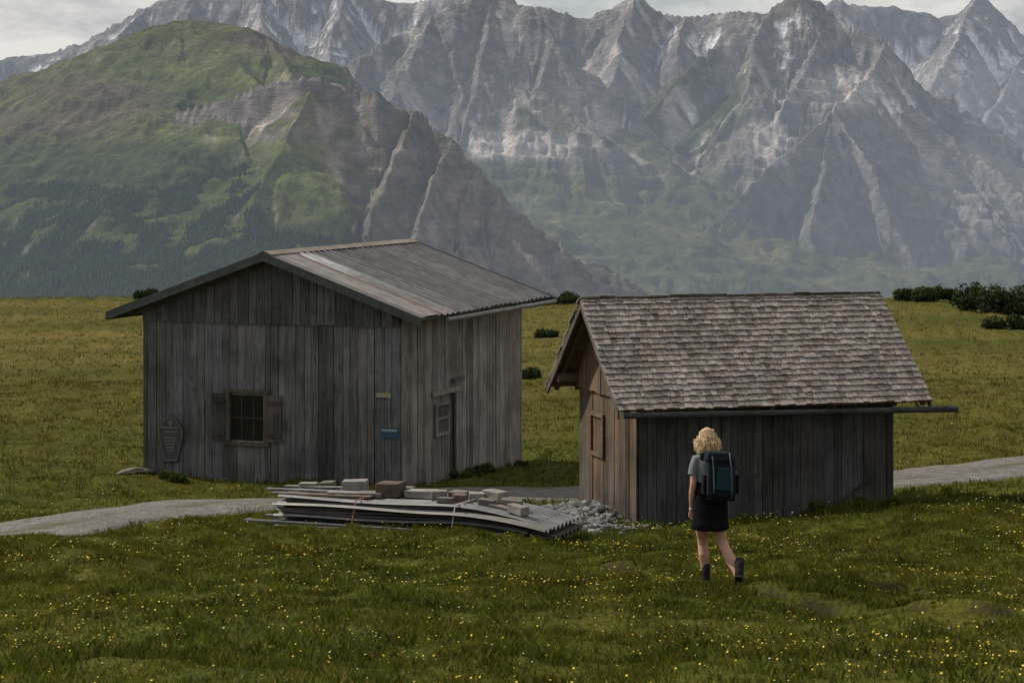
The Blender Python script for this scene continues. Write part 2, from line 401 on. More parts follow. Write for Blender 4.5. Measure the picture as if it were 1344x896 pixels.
fbox(mb,fr,w0-0.05,w0+0.03,-0.075,0.02,hz0-0.03,hz1+0.05,fc); fbox(mb,fr,w1_-0.03,w1_+0.05,-0.075,0.02,hz0-0.03,hz1+0.05,fc)
fbox(mb,fr,w0-0.10,w1_+0.10,-0.085,0.02,hz1+0.052,hz1+0.11,fc); fbox(mb,fr,w0-0.10,w1_+0.10,-0.10,0.02,hz0-0.09,hz0-0.032,fc)
for fa in (1/3,2/3):
    a_=w0+(w1_-w0)*fa; fbox(mb,fr,a_-0.012,a_+0.012,-0.022,0.0,hz0,hz1,(0.05,0.045,0.04))
zm=(hz0+hz1)/2; fbox(mb,fr,w0+0.031,w1_-0.031,-0.026,-0.023,zm-0.014,zm+0.014,(0.05,0.045,0.04))
for s0,s1 in ((apx(372),w0-0.055),(w1_+0.055,apx(281))):
    m_=(s0+s1)/2
    for q0,q1 in ((s0,m_-0.003),(m_+0.003,s1)): fbox(mb,fr,q0,q1,-0.075,-0.045,hz0-0.01,hz1+0.02,bcol((0.085,0.075,0.065)))
    for z_ in (hz0+0.12,hz1-0.12): fbox(mb,fr,s0+0.01,s1-0.01,-0.10,-0.077,z_-0.035,z_+0.035,(0.07,0.06,0.055))
def sb(s0,s1,o0,o1,z0,z1,c): 
    mb.box8([fr.p(-o0,s0,z0),fr.p(-o0,s1,z0),fr.p(-o1,s1,z0),fr.p(-o1,s0,z0),fr.p(-o0,s0,z1),fr.p(-o0,s1,z1),fr.p(-o1,s1,z1),fr.p(-o1,s0,z1)],c)
nd=6
for i in range(nd):
    q0=d0+(d1-d0)*i/nd; q1=d0+(d1-d0)*(i+1)/nd
    sb(q0+0.004,q1-0.004,-0.03,0.0,-6.45,-4.66,bcol((0.20,0.18,0.165),.2,.04))
sb(d0-0.1,d1+0.35,0.042,0.075,-4.68,-4.58,(0.26,0.23,0.20)); sb(d1-0.05,d1+0.42,0.08,0.11,-4.50,-4.40,(0.12,0.11,0.10))
sb(d1+0.005,d1+0.09,0.042,0.085,-6.5,-4.70,(0.05,0.045,0.04))
dw0,dw1=spx(569),spx(587)
sb(dw0,dw1,0.002,0.03,-5.45,-4.85,(0.11,0.10,0.09))
for q0,q1 in ((dw0,dw0+0.06),(dw1-0.06,dw1)): sb(q0,q1,0.032,0.062,-5.47,-4.83,(0.24,0.22,0.20))
sb(dw0+0.062,dw1-0.062,0.032,0.060,-4.89,-4.83,(0.24,0.22,0.20)); sb(dw0+0.062,dw1-0.062,0.032,0.060,-5.47,-5.41,(0.24,0.22,0.2)); sb(dw0+0.062,dw1-0.062,0.032,0.060,-5.16,-5.11,(0.22,0.2,0.18))
mb.obj('window_frame_shutters_and_door',wood_v,H1)
mb=MB(); fbox(mb,fr,w0,w1_,-0.008,0.0,hz0,hz1); mb.obj('window_pane',glass,H1)
sg=plain_mat('painted_sign_plates',(1,1,1),0.55,0.3,30,useattr=True,bm=0)
mb=MB()
for px0,px1,y0,y1,c in ((496,515,515,521,(0.28,0.26,0.16)),(502,524,560,574,(0.03,0.07,0.12)),(503,523,562,565,(0.22,0.28,0.31))):
    dd=37.1; z0=(200-y1)*dd/F; z1=(200-y0)*dd/F
    ex=0.004 if y0==562 else 0
    fbox(mb,fr,apx(px1),apx(px0),-0.062-ex,-0.05-ex,z0,z1,c)
sgo=mb.obj('trail_marker_plates',sg,H1)
pl=empty('memorial_plaque')
slate=plain_mat('slate',(0.050,0.053,0.056),0.6,0.35,12); chalk=plain_mat('engraved_lettering',(0.17,0.17,0.165),0.8,0.4,60,bm=0)
ac=apx(227); out=[(-0.13,-0.46),(0.13,-0.46),(0.16,-0.40),(0.27,0.08),(0.25,0.2),(0.17,0.30),(0.1,0.38),(0.0,0.41),(-0.1,0.38),(-0.17,0.30),(-0.25,0.2),(-0.27,0.08),(-0.16,-0.40)]
zc=(200-574)*38.3/F
mb=MB(); n=len(out)
vs=[fr.p(ac+x,-0.052,zc+z) for x,z in out]+[fr.p(ac+x,-0.085,zc+z) for x,z in out]
mb.add(vs,[tuple(range(n)),tuple(range(n,2*n))]+[(i,(i+1)%n,n+(i+1)%n,n+i) for i in range(n)])
mb.obj('slate_body',slate,pl)
mb=MB()
inn=[(x*0.86,z*0.9) for x,z in out]
for i in range(n):
    a_,b_=out[i],inn[i]; c_,d_=out[(i+1)%n],inn[(i+1)%n]
    mb.add([fr.p(ac+a_[0]*.95,-0.09,zc+a_[1]*.96),fr.p(ac+b_[0]*1.05,-0.09,zc+b_[1]*1.03),fr.p(ac+d_[0]*1.05,-0.09,zc+d_[1]*1.03),fr.p(ac+c_[0]*.95,-0.09,zc+c_[1]*.96)],[(0,1,2,3)])
for r_,zl in enumerate((0.18,0.1,-0.02,-0.08,-0.14,-0.2,-0.26)):
    x=-0.15+0.015*r_
    while x<0.15-0.015*r_:
        w=random.uniform(0.02,0.05); fbox(mb,fr,ac+x,ac+x+w,-0.091,-0.086,zc+zl,zc+zl+(0.028)); x+=w+0.015
fbox(mb,fr,ac-0.015,ac+0.015,-0.092,-0.086,zc+0.22,zc+0.34); fbox(mb,fr,ac-0.05,ac-0.017,-0.092,-0.086,zc+0.28,zc+0.305); fbox(mb,fr,ac+0.017,ac+0.05,-0.092,-0.086,zc+0.28,zc+0.305)
mb.obj('lettering',chalk,pl)
stone=plain_mat('stone',(0.2,0.2,0.2),0.9,0.4,6,useattr=True,bm=0.6,bd=0.03)
def rock(mb,c,s,col,seed,sub=1,flat=1.0):
    bm=bmesh.new(); bmesh.ops.create_icosphere(bm,subdivisions=sub,radius=1)
    r=random.Random(seed); ax=[Vector((r.uniform(-1,1),r.uniform(-1,1),r.uniform(-1,1))).normalized() for _ in range(7)]; cu=[r.uniform(0.5,0.85) for _ in ax]
    vs=[]
    for v in bm.verts:
        p=v.co.copy()
        for a_,k_ in zip(ax,cu):
            d=p.dot(a_)
            if d>k_: p-=a_*(d-k_)
        vs.append((c[0]+p.x*s[0],c[1]+p.y*s[1],c[2]+p.z*s[2]))
    mb.add(vs,[tuple(v.index for v in f.verts) for f in bm.faces],col); bm.free()
mb=MB(); q=fr.p(W1+0.12,-0.15,0); rock(mb,(q[0],q[1],g1(q[0],q[1])+0.05),(0.38,0.3,0.11),(0.10,0.09,0.078),5,3); mb.obj('foundation_stone',stone)

# ---------------- RIGHT HUT -----------------
H2=empty('shingled_hay_hut')
E=np.array([1.906,30.0]); t2=np.array([0.970,0.242]); v2=np.array([-0.30,0.954]); W2=4.13; L2=2.6
f2=Frame(E,t2,v2); br_=1.3; zr2=-2.30; be=-0.38; ze=-3.83
tanr=(zr2-ze)/(br_-be); 
def rz2(b): return ze+(b-be)*tanr if b<br_ else zr2-(b-br_)*tanr
zb2=lambda a:g1(*(f2.p(a,0,0)[:2]))-0.03
mb=MB()
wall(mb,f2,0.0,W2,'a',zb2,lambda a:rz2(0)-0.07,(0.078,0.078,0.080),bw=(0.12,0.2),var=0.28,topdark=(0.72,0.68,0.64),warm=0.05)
s0_,s1_=1.45,1.95
zg=lambda s:g1(*(f2.p(0,s,0)[:2]))-0.03
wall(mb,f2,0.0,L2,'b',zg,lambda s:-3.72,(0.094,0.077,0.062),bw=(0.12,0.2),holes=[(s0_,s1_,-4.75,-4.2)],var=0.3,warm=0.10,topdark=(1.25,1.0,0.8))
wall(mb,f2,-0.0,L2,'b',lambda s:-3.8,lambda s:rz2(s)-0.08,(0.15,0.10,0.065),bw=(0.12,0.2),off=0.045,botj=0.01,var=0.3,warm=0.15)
fb2=Frame(f2.p(0,L2,0)[:2],t2,-v2); wall(mb,fb2,0,W2,'a',lambda a:-6.0,lambda a:rz2(0)-0.07,(0.13,0.11,0.09))
fr2=Frame(f2.p(W2,0,0)[:2],-t2,v2); wall(mb,fr2,0,L2,'b',lambda a:-6.0,lambda s:rz2(s)-0.08,(0.13,0.11,0.09))
mb.obj('wall_boards',wood_v,H2)
mb=MB(); ring(mb,f2,0.09,W2-0.05,0.09,L2-0.05,-6.0,-3.55); mb.obj('dark_backing',dark,H2)  # same near-black stand-in for interior shade behind the board gaps
mb=MB()
def sb2(s0,s1,o0,o1,z0,z1,c):
    mb.box8([f2.p(-o0,s0,z0),f2.p(-o0,s1,z0),f2.p(-o1,s1,z0),f2.p(-o1,s0,z0),f2.p(-o0,s0,z1),f2.p(-o0,s1,z1),f2.p(-o1,s1,z1),f2.p(-o1,s0,z1)],c)
for i in range(3): sb2(s0_+i*(s1_-s0_)/3+0.004,s0_+(i+1)*(s1_-s0_)/3-0.004,-0.02,0.03,-4.75,-4.2,bcol((0.12,0.08,0.052)))
sb2(s0_-0.06,s1_+0.06,0.042,0.07,-4.19,-4.12,(0.12,0.085,0.055)); sb2(s0_-0.06,s1_+0.06,0.042,0.07,-4.82,-4.76,(0.12,0.085,0.055))
sb2(s0_-0.06,s0_-0.0,0.042,0.068,-4.757,-4.193,(0.12,0.085,0.055)); sb2(s1_,s1_+0.06,0.042,0.068,-4.757,-4.193,(0.12,0.085,0.055))
for bb in (0.0,br_,L2):
    zz_=rz2(bb)-0.17; beam(mb,f2.p(-0.40,bb,zz_),f2.p(W2+0.40,bb,zz_),0.12,0.14,(0.13,0.09,0.06))
for aa in (-0.30,0.05,1.0,2.0,3.0,4.0,W2+0.35):
    beam(mb,f2.p(aa,be+0.03,rz2(be+0.03)-0.075),f2.p(aa,br_,zr2-0.075),0.07,0.07,(0.12,0.085,0.055)); beam(mb,f2.p(aa,br_,zr2-0.075),f2.p(aa,2*br_-be-0.03,rz2(be+0.03)-0.075),0.07,0.07,(0.12,0.085,0.055))
aL2,aR2=-0.45,4.60
for s_ in (0,1):
    e_=be+0.02 if s_==0 else 2*br_-be-0.02
    lo=[f2.p(aL2+.03,e_,rz2(e_)-0.038),f2.p(aR2-.03,e_,rz2(e_)-0.038),f2.p(aR2-.03,br_,zr2-0.038),f2.p(aL2+.03,br_,zr2-0.038)]
    hi=[(x,y,z+0.022) for x,y,z in lo]; mb.box8(lo+hi,(0.15,0.10,0.065))
    for a_,a__ in ((aL2-0.01,aL2+0.02),(aR2-0.02,aR2+0.01)):
        lo=[f2.p(a_,e_,rz2(e_)-0.15),f2.p(a__,e_,rz2(e_)-0.15),f2.p(a__,br_,zr2-0.15),f2.p(a_,br_,zr2-0.15)]
        hi=[(x,y,z+0.14) for x,y,z in lo]; mb.box8(lo+hi,(0.09,0.075,0.06))
mb.obj('purlins_rafters_and_barge_boards',wood_h,H2)
mb=MB(); sl=math.hypot(br_-be,zr2-ze); cb,sbn=(br_-be)/sl,(zr2-ze)/sl
for side in (0,1):
    nrow=19; ex=sl/nrow
    for r_ in range(nrow+1):
        a=aL2+random.uniform(-0.05,0)
        while a<aR2:
            w=random.uniform(0.06,0.13); a1=min(a+w,aR2+0.01)
            q0=r_*ex-random.uniform(0.0,0.026)-0.01; q1=q0+0.24
            if r_==nrow: q0-=0.05; q1=sl+random.uniform(0.015,0.045)
            q1=min(q1,sl+0.04)
            h0=0.036+random.uniform(0,0.014); h1=0.004
            def sp(a_,q,h):
                b_=be+q*cb-h*sbn; z_=ze+q*sbn+h*cb
                if side: b_=2*br_-b_
                return f2.p(a_,b_,z_)
            c=bcol((0.262,0.230,0.208),0.20,0.045)
            if random.random()<0.10: c=tuple(x*0.65 for x in c)
            g_=0.004
            mb.box8([sp(a+g_,q0,h0-0.018),sp(a1-g_,q0,h0-0.018),sp(a1-g_,q1,h1-0.01),sp(a+g_,q1,h1-0.01),sp(a+g_,q0,h0),sp(a1-g_,q0,h0+random.uniform(-.003,.003)),sp(a1-g_,q1,h1),sp(a+g_,q1,h1)],c)
            a=a1
mb.obj('roof_shingles',shm,H2)
mb=MB()
a=aL2
while a<aR2:
    a1=min(a+random.uniform(0.25,0.4),aR2); hh=random.uniform(0.03,0.06)
    fbox(mb,f2,a,a1-0.02,br_-0.035,br_+0.035,zr2-0.02,zr2+hh,bcol((0.09,0.08,0.07))); a=a1
mb.obj('ridge_boards',wood_h,H2)
mb=MB(); ge=ze-0.075
pts=[f2.p(a,be-0.05,ge-0.012*a) for a in np.linspace(-0.40,5.0,9)]
tube(mb,pts,[0.045+random.uniform(-.006,.006) for _ in pts],10,(0.05,0.05,0.053))
for a in np.linspace(0,4.4,6): beam(mb,f2.p(a,be-0.06,ge-0.075),f2.p(a,be+0.15,ge+0.05),0.02,0.02,(0.05,0.045,0.04))
beam(mb,f2.p(3.05,-0.12,g1(*f2.p(3.05,-0.12,0)[:2])),f2.p(3.75,-0.06,g1(*f2.p(3.9,0,0)[:2])+0.42),0.035,0.035,(0.04,0.038,0.036))
mb.obj('gutter_and_prop',wood_h,H2,smooth=False)

# ---------------- sheet pile -----------------
SP=empty('stack_of_corrugated_sheets')
L0=np.array([-3.25,29.75]); R0=np.array([0.75,27.9]); tt=(R0-L0)/np.linalg.norm(R0-L0); nn=np.array([-tt[1],tt[0]])
LL=float(np.linalg.norm(R0-L0)); f3=Frame(L0,tt,nn)
def gz3(a,b): q=f3.p(a,b,0); return g1(q[0],q[1])
zA=gz3(0.3,0); zB=gz3(LL-0.5,0)
def basez(a): return zA+(zB-zA)*(a/LL)
mb=MB()
for a in (0.15,1.5,2.9): 
    beam(mb,f3.p(a,-0.68,basez(a)+0.02),f3.p(a+0.05,0.62,basez(a)+0.02),0.13,0.14,bcol((0.10,0.09,0.08)))
for i in range(16):
    b_=-0.60+(i%8)*0.15+random.uniform(-.03,.03); a0=random.uniform(-0.5,0.15); a1=LL-random.uniform(0.4,1.6); lay=i//8
    h=0.105+lay*0.05+random.uniform(0,0.015)
    beam(mb,f3.p(a0,b_,basez(a0)+h),f3.p(a1,b_+random.uniform(-.08,.08),basez(a1)+h),0.12,0.03,bcol((0.11,0.105,0.098),.35,.06))
for i in range(5): 
    a0=random.uniform(-0.45,0.6); ln=random.uniform(1.0,2.4)
    beam(mb,f3.p(a0,-0.66-i*.05,basez(a0)+0.03+0.03*i),f3.p(a0+ln,-0.70-random.uniform(-.05,.08),basez(a0+ln)+0.05+0.02*i),0.10,0.035,bcol((0.12,0.11,0.10)))
for i in range(3):
    a0=-0.35+random.uniform(-.1,.2); b0_=-0.3+i*0.25
    beam(mb,f3.p(a0,b0_,basez(a0)+0.53+0.01*i),f3.p(a0+random.uniform(1.2,2.2),b0_+random.uniform(-.1,.1),basez(1.4)+0.54+0.01*i),0.13,0.025,bcol((0.17,0.16,0.15)))
mb.obj('timber_bearers_and_boards',wood_h,SP)
mb=MB()
ns=9
def dropf(a): return 0.085*(max(0,(a-LL+1.5)))**1.5
shc=[(0.12,0.125,0.13),(0.15,0.155,0.16),(0.08,0.08,0.085),(0.13,0.105,0.09),(0.18,0.185,0.19),(0.09,0.09,0.095),(0.14,0.13,0.12),(0.09,0.092,0.097),(0.135,0.138,0.143)]
for i in range(ns):
    h=0.215+i*0.034+random.uniform(-0.006,0.006); a0=-0.1+random.uniform(-0.2,0.5)+0.02*i; a1=LL+random.uniform(-0.5,0.2)-0.03*i+0.15
    yaw=random.uniform(-0.035,0.035); b0=-0.52+random.uniform(-0.11,0.09); wd=0.98
    cl=bcol(shc[i],0.12,0.04)
    na=16; nb=84; vs=[];fs=[]
    tl=random.uniform(-0.03,0.03)
    for ja in range(na):
        a=a0+(a1-a0)*ja/(na-1)
        for jb in range(nb):
            q=wd*jb/(nb-1); hh=0.030*math.sin(q/0.14*2*math.pi)
            z=basez(a)+h+hh-dropf(a)*(0.8+0.06*i)+0.014*math.sin(a*2+i)+tl*(a-LL/2)*0.3
            vs.append(f3.p(a,b0+q+yaw*a,z))
    for ja in range(na-1):
        for jb in range(nb-1):
            q=ja*nb+jb; fs.append((q,q+1,q+nb+1,q+nb))
    mb.add(vs,fs,cl)
mb.obj('corrugated_sheets',mtl,SP,smooth=True)
TOP=0.215+(ns-1)*0.034+0.035
def topz(a): return basez(a)+TOP-dropf(a)*(0.8+0.06*ns)
mb=MB()
def block(px,b_,l,w,h,c,rot=0.0,up=0.0):
    k=(px-672)/F; a=(k*(L0[1]+nn[1]*b_)-(L0[0]+nn[0]*b_))/(tt[0]-k*tt[1])
    ca,sa=math.cos(rot),math.sin(rot); z=topz(a)+up
    ti=(topz(a+0.1)-topz(a-0.1))/0.2
    c8=[]
    for zz_ in (-0.01,h):
        for x,y in ((-l/2,-w/2),(l/2,-w/2),(l/2,w/2),(-l/2,w/2)):
            X=x*ca-y*sa; Y=x*sa+y*ca; j=random.uniform(-.008,.008)
            q=f3.p(a+X,b_+Y,0); c8.append((q[0]+j,q[1]+j,z+zz_+X*ti+j*0.5))
    mb.box8(c8,c)
gc=(0.22,0.205,0.185)
for args in ((405,0.25,.28,.18,.09,(0.18,0.165,0.15),.3),(466,0.1,.36,.24,.18,(0.20,0.19,0.18),.35),(487,-0.15,.4,.2,.06,(0.15,0.13,0.11),.1),(513,-0.05,.36,.30,.20,(0.085,0.065,0.05),.05),
   (452,-0.2,.5,.18,.06,(0.20,0.19,0.18),.1),(535,0.2,.2,.16,.1,(0.14,0.12,0.10),.1),(553,0.0,.46,.22,.10,gc,.05),(577,-0.1,.22,.2,.12,(0.17,0.15,0.13),.4),(603,0.1,.28,.18,.09,(0.15,0.14,0.125),-.2),(604,-0.2,.2,.14,.1,(0.13,0.09,0.075),.2),
   (626,0.0,.22,.18,.1,gc,.5),(650,0.12,.3,.22,.14,(0.22,0.2,0.18),-.3),(640,-0.25,.24,.14,.09,(0.12,0.10,0.085),.1),(672,-0.1,.28,.17,.11,(0.13,0.115,0.10),.2),(680,-0.35,.26,.18,.11,(0.2,0.18,0.16),-.25),(660,-0.3,.4,.1,.04,(0.14,0.125,0.11),-.1),(585,-0.35,.25,.13,.07,(0.11,0.1,0.09),.0),(430,0.35,.2,.2,.1,(0.12,0.11,0.1),.2)):
    block(*args)
mb.obj('ballast_blocks',stone,SP,bevel=0.012)
mb=MB()
for px_ in (1.35,2.95):
    pts=[f3.p(px_,-0.66,basez(px_)+0.05),f3.p(px_,-0.64,basez(px_)+0.25),f3.p(px_+.02,-0.58,topz(px_)+.01),f3.p(px_+.1,0.0,topz(px_)+.02),f3.p(px_+.16,0.52,topz(px_)+.01),f3.p(px_+.16,0.6,basez(px_)+0.05)]
    tube(mb,pts,0.009,6,(0.5,0.45,0.42) if px_>2 else (0.35,0.12,0.07))
mb.obj('tie_straps',sg,SP)

# ---------------- gravel heap -----------------
mb=MB()
for i in range(1100):
    x=random.gauss(1.10,0.45); y=random.gauss(30.6,0.85)
    q=np.array([x,y])-E; ins=np.linalg.solve(np.stack([t2,v2],1),q)
    if -0.06<ins[0] and ins[1]>-0.05: continue
    if x<0.2 or y<29.2: 
        if random.random()<0.6: continue
    s=random.uniform(0.03,0.085); hp_=0.16*math.exp(-((x-1.1)/0.5)**2-((y-31)/0.9)**2)
    k=random.uniform(0.5,1.3); rock(mb,(x,y,g1(x,y)+hp_*random.uniform(0.5,1)+s*0.25),(s*random.uniform(.8,1.4),s*random.uniform(.8,1.3),s*.7),(0.16*k,0.158*k,0.157*k),i,1)
mb.obj('gravel_heap',stone)

# ---------------- grass -----------------
bm_,t,b=newmat('grass_blades',0.85,0.05)
p=pos(t); c=attr(t,'Col').outputs['Color']
n1=t.noise(p,0.30,4,0.6); n2=t.noise(p,1.5,4,0.6)
sx=t.add('ShaderNodeSeparateXYZ'); t.link(p,sx.inputs[0]); farf=t.ramp(t.math('DIVIDE',sx.outputs[1],120.0),[(0.28,0.0),(0.6,0.6)])
c2=t.mix(t.ramp(n1,[(0.38,0.0),(0.62,0.5)]),c,(0.122,0.112,0.016))
c2=t.mix(farf,c2,(0.135,0.106,0.030))
c2=t.mix(1.0,c2,t.ramp(n2,[(0.3,0.40),(0.7,1.4)]),'MULTIPLY')
t.link(c2,b.inputs['Base Color'])
tr=t.add('ShaderNodeBsdfTranslucent'); t.link(c2,tr.inputs[0]); mx=t.add('ShaderNodeMixShader'); mx.inputs[0].default_value=0.35
t.link(b.outputs[0],mx.inputs[1]); t.link(tr.outputs[0],mx.inputs[2]); t.link(mx.outputs[0],t.n['Material Output'].inputs[0])
def keep(x,y):
    k=polydist(x,y,PATHS)>1.12+0.5*fbm(x/0.6,y/0.6,3,31)
    k&=~((soilmask(x,y)>0.35)&(rng.random(x.shape)<0.85))
    q=np.stack([x-B[0],y-B[1]]); s=np.linalg.solve(np.stack([u1,v1],1),q); k&=~((s[0]>-0.03)&(s[0]<W1+0.03)&(s[1]>-0.03)&(s[1]<L1+0.03))
    q=np.stack([x-E[0],y-E[1]]); s=np.linalg.solve(np.stack([t2,v2],1),q); k&=~((s[0]>-0.03)&(s[0]<W2+0.03)&(s[1]>-0.03)&(s[1]<L2+0.03))
    q=np.stack([x-L0[0],y-L0[1]]); s=np.linalg.solve(np.stack([tt,nn],1),q); k&=~((s[0]>-0.1)&(s[0]<LL)&(s[1]>-0.55)&(s[1]<0.5))
    k&=np.hypot((x-1.05)/0.6,(y-31)/1.2)>1
    return k
def grass(name,N,y0,y1,hr,wr,pw,spread):
    y=y0+(y1-y0)*rng.random(N)**pw; x=(rng.random(N)*2-1)*(spread*y+1.5)
    cl=fbm(x/0.5,y/0.5,2,61)
    k=keep(x,y)&(rng.random(N)<0.75+0.5*cl); x=x[k];y=y[k];cl=cl[k];n=len(x)
    z=gh(x,y)-0.01
    s_,tm_=trails(x,y); low=1-0.6*tm_*np.exp(-((s_+0.2)/0.2)**2)
    sc=(1+0.8*cl+0.4*fbm(x/2.5,y/2.5,2,71))*low
    h=rng.uniform(*hr,n)*np.clip(sc,0.4,1.8); w=rng.uniform(*wr,n); th=rng.uniform(0,2*np.pi,n); le=rng.uniform(0.1,0.75,n)*h; la=rng.uniform(0,2*np.pi,n)
    dx=np.cos(th)*w/2; dy=np.sin(th)*w/2
    mxx=x+np.cos(la)*le*0.35; myy=y+np.sin(la)*le*0.35
    V=np.stack([np.stack([x-dx,y-dy,z],1),np.stack([x+dx,y+dy,z],1),np.stack([mxx+dx*.7,myy+dy*.7,z+h*.62],1),np.stack([x+np.cos(la)*le,y+np.sin(la)*le,z+h],1)],1).reshape(-1,3)
    Fc=(np.arange(n)[:,None]*4+np.array([0,1,2,3])[None]) 
    base=np.array([0.078,0.094,0.011]); r=rng.random(n)
    C=base[None]*(0.6+0.8*rng.random(n))[:,None]; C[r<0.14]=np.array([0.19,0.155,0.05])*(0.6+0.6*rng.random((r<0.14).sum()))[:,None]; C[r>0.82]=np.array([0.042,0.070,0.010])
    C=np.repeat(C,4,0)
    bigmesh(name,V,Fc,bm_,C,parent=GR)
GR=empty('meadow_grass')
grass('near_blades',430000,12.2,31,(0.035,0.088),(0.006,0.013),0.75,0.31)
grass('mid_blades',150000,30,62,(0.045,0.10),(0.014,0.028),0.8,0.30)
grass('far_blades',70000,60,116,(0.04,0.10),(0.03,0.06),1.0,0.29)
fm=plain_mat('buttercup_petals',(1,1,1),0.6,0.1,30,useattr=True,bm=0)
N=19000; y=12.3+19*rng.random(N)**0.9; x=(rng.random(N)*2-1)*(0.31*y+1.5)
k=keep(x,y)&(rng.random(N)<0.32+1.2*fbm(x/2.2,y/2.2,3,91)); x=x[k];y=y[k]
N2=3000; y2=30+30*rng.random(N2); x2=(rng.random(N2)*2-1)*(0.3*y2); k=keep(x2,y2)&(rng.random(N2)<0.4+1.0*fbm(x2/4,y2/4,3,95)); x=np.append(x,x2[k]); y=np.append(y,y2[k])
n=len(x); z=gh(x,y)+rng.uniform(0.05,0.115,n); r=rng.uniform(0.004,0.0092,n)*(1+0.012*(y-12))
ti=rng.uniform(-0.6,0.6,(n,2)); V=[]
for j in range(6):
    a=2*np.pi*j/6; V.append(np.stack([x+r*np.cos(a),y+r*np.sin(a),z+r*(np.cos(a)*ti[:,0]+np.sin(a)*ti[:,1])+r*0.5],1))
V.append(np.stack([x,y,z],1)); V=np.stack(V,1).reshape(-1,3)
Fc=np.array([[j,(j+1)%6,6] for j in range(6)]); Fc=(np.arange(n)[:,None,None]*7+Fc[None]).reshape(-1,3)
C=np.where((rng.random(n)<0.9)[:,None],np.array([[0.66,0.47,0.03]]),np.array([[0.55,0.53,0.46]])); C=np.repeat(C,7,0)
bigmesh('meadow_flowers',V,Fc,fm,C,nside=3)

# ---------------- shrubs -----------------
bushm,t,b=newmat('dwarf_pine_needles',0.9,0.1)
c=attr(t,'Col').outputs['Color']; t.link(c,b.inputs['Base Color'])
def bush(name,cx,cy,rx,ry,rz,n=2500,sz=0.12,col=(0.036,0.052,0.018)):
    z0=g1(cx,cy); nb=max(3,int(rx*3)); cen=[(random.uniform(-.75,.75)*rx,random.uniform(-.6,.6)*ry,random.uniform(.15,.6)*rz,random.uniform(.35,.6)) for _ in range(nb)]
    idx=rng.integers(0,nb,n); c_=np.array(cen)[idx]; d=rng.normal(size=(n,3)); d/=np.linalg.norm(d,axis=1)[:,None]; d*= (rng.random(n)**0.4)[:,None]
    p=np.stack([c_[:,0]+d[:,0]*min(rx,rz*1.6)*c_[:,3],c_[:,1]+d[:,1]*min(ry,rz*1.6)*c_[:,3],c_[:,2]+np.abs(d[:,2])*rz*c_[:,3]*(0.8+0.5*rng.random(n))],1)
    p[:,2]*=np.where(rng.random(n)<0.35,rng.random(n),1)
    a=rng.normal(size=(n,3))*sz*0.5; b_=rng.normal(size=(n,3))*sz*0.5+np.array([0,0,sz*0.5])
    o=np.array([cx,cy,z0-0.03]); V=np.stack([p-a*0.5,p+a*0.5,p+b_],1).reshape(-1,3)+o
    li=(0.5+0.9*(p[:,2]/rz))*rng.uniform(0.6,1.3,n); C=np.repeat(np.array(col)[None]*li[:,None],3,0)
    st=MB()
    for q in cen[:4]: tube(st,[(cx,cy,z0-0.1),(cx+q[0]*.5,cy+q[1]*.5,z0+q[2]*.5),(cx+q[0],cy+q[1],z0+q[2])],[0.05*rz,0.035*rz,0.015*rz],5,(0.05,0.04,0.03))
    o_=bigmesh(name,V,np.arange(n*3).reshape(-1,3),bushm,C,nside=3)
    st.obj('branches',wood_h,o_)
def bx(px,d): return (px-672)*d/F
for i,(px,d,w,h) in enumerate([(1262,100,1.1,1.5),(1285,98,1.3,1.4),(1315,97,1.5,1.3),(1345,96,1.6,1.2),(1385,97,1.6,1.3),(1205,106,1.3,.75),(1232,108,1.0,.7),(1190,107,.9,.6),(1325,86,1.0,.6),(700,107,1.3,.55),(728,106,1.3,.6),(748,107,1.1,.5),(188,108,.7,.45),(712,82,.6,.3),(1430,98,1.7,1.3)]):
    bush('dwarf_pine',bx(px,d),d,w,w*.8,h,n=int(900+1800*w),sz=0.14)
bush('dwarf_pine',bx(696,62),62,.36,.3,.45,1500,0.08,(0.045,0.065,0.018))
for px,d,w,h in ((650,39.6,.5,.22),(620,38.4,.4,.16),(606,37.6,.3,.14),(672,41.2,.4,.22),(205,38.1,.35,.15),(236,37.9,.3,.12),(1150,30.7,.35,.16),(1090,30.3,.4,.14),(960,29.9,.3,.12)):
    bush('weed_clump',bx(px,d),d,w,.22,h,900,0.06,(0.055,0.078,0.016))

# ---------------- mountains -----------------
ridges=[]
def R(g,s1,D1,s2,pts,gul=1.0,cut=0): ridges.append((g,s1,D1,s2,np.array([P(*q) for q in pts]),gul,cut))
R(0,0.55,100,0.5,[(-300,190,5600),(-80,135,5500),(0,110,5400),(60,88,5350),(130,60,5300),(200,35,5200),(240,27,5200),(320,36,5150),(350,48,5150),(385,66,5200),(440,96,5300),(480,125,5400)],.7,1)
R(0,2.8,52,0.58,[(-300,240,4700),(-200,215,4700),(0,188,4650),(110,176,4650),(190,158,4600),(260,136,4550),(330,116,4500),(385,104,4450),(405,97,4450),(440,114,4450),(480,130,4400),(530,152,4400),(590,182,4350)],1)
R(0,2.2,80,0.66,[(590,182,4350),(625,218,4350),(660,256,4300),(700,300,4250),(735,348,4200),(770,400,4150),(800,450,4100)],1)
R(0,0.9,60,0.6,[(400,120,4400),(370,190,4250),(340,265,4050),(320,340,3900)],.8)
R(0,1.5,90,0.7,[(530,152,4400),(520,200,4250),(500,270,4080),(480,350,3900)],1)
R(0,1.8,90,0.7,[(590,184,4350),(570,240,4180),(550,300,4050),(540,360,3930)],1)
R(0,1.8,90,0.75,[(660,260,4300),(650,310,4180),(640,370,4060)],1)
R(0,1.6,60,0.75,[(625,220,4350),(612,280,4200),(598,350,4030)],1)
R(0,0.8,60,0.6,[(190,200,4500),(150,260,4280),(120,325,4000),(100,400,3800)],.8)
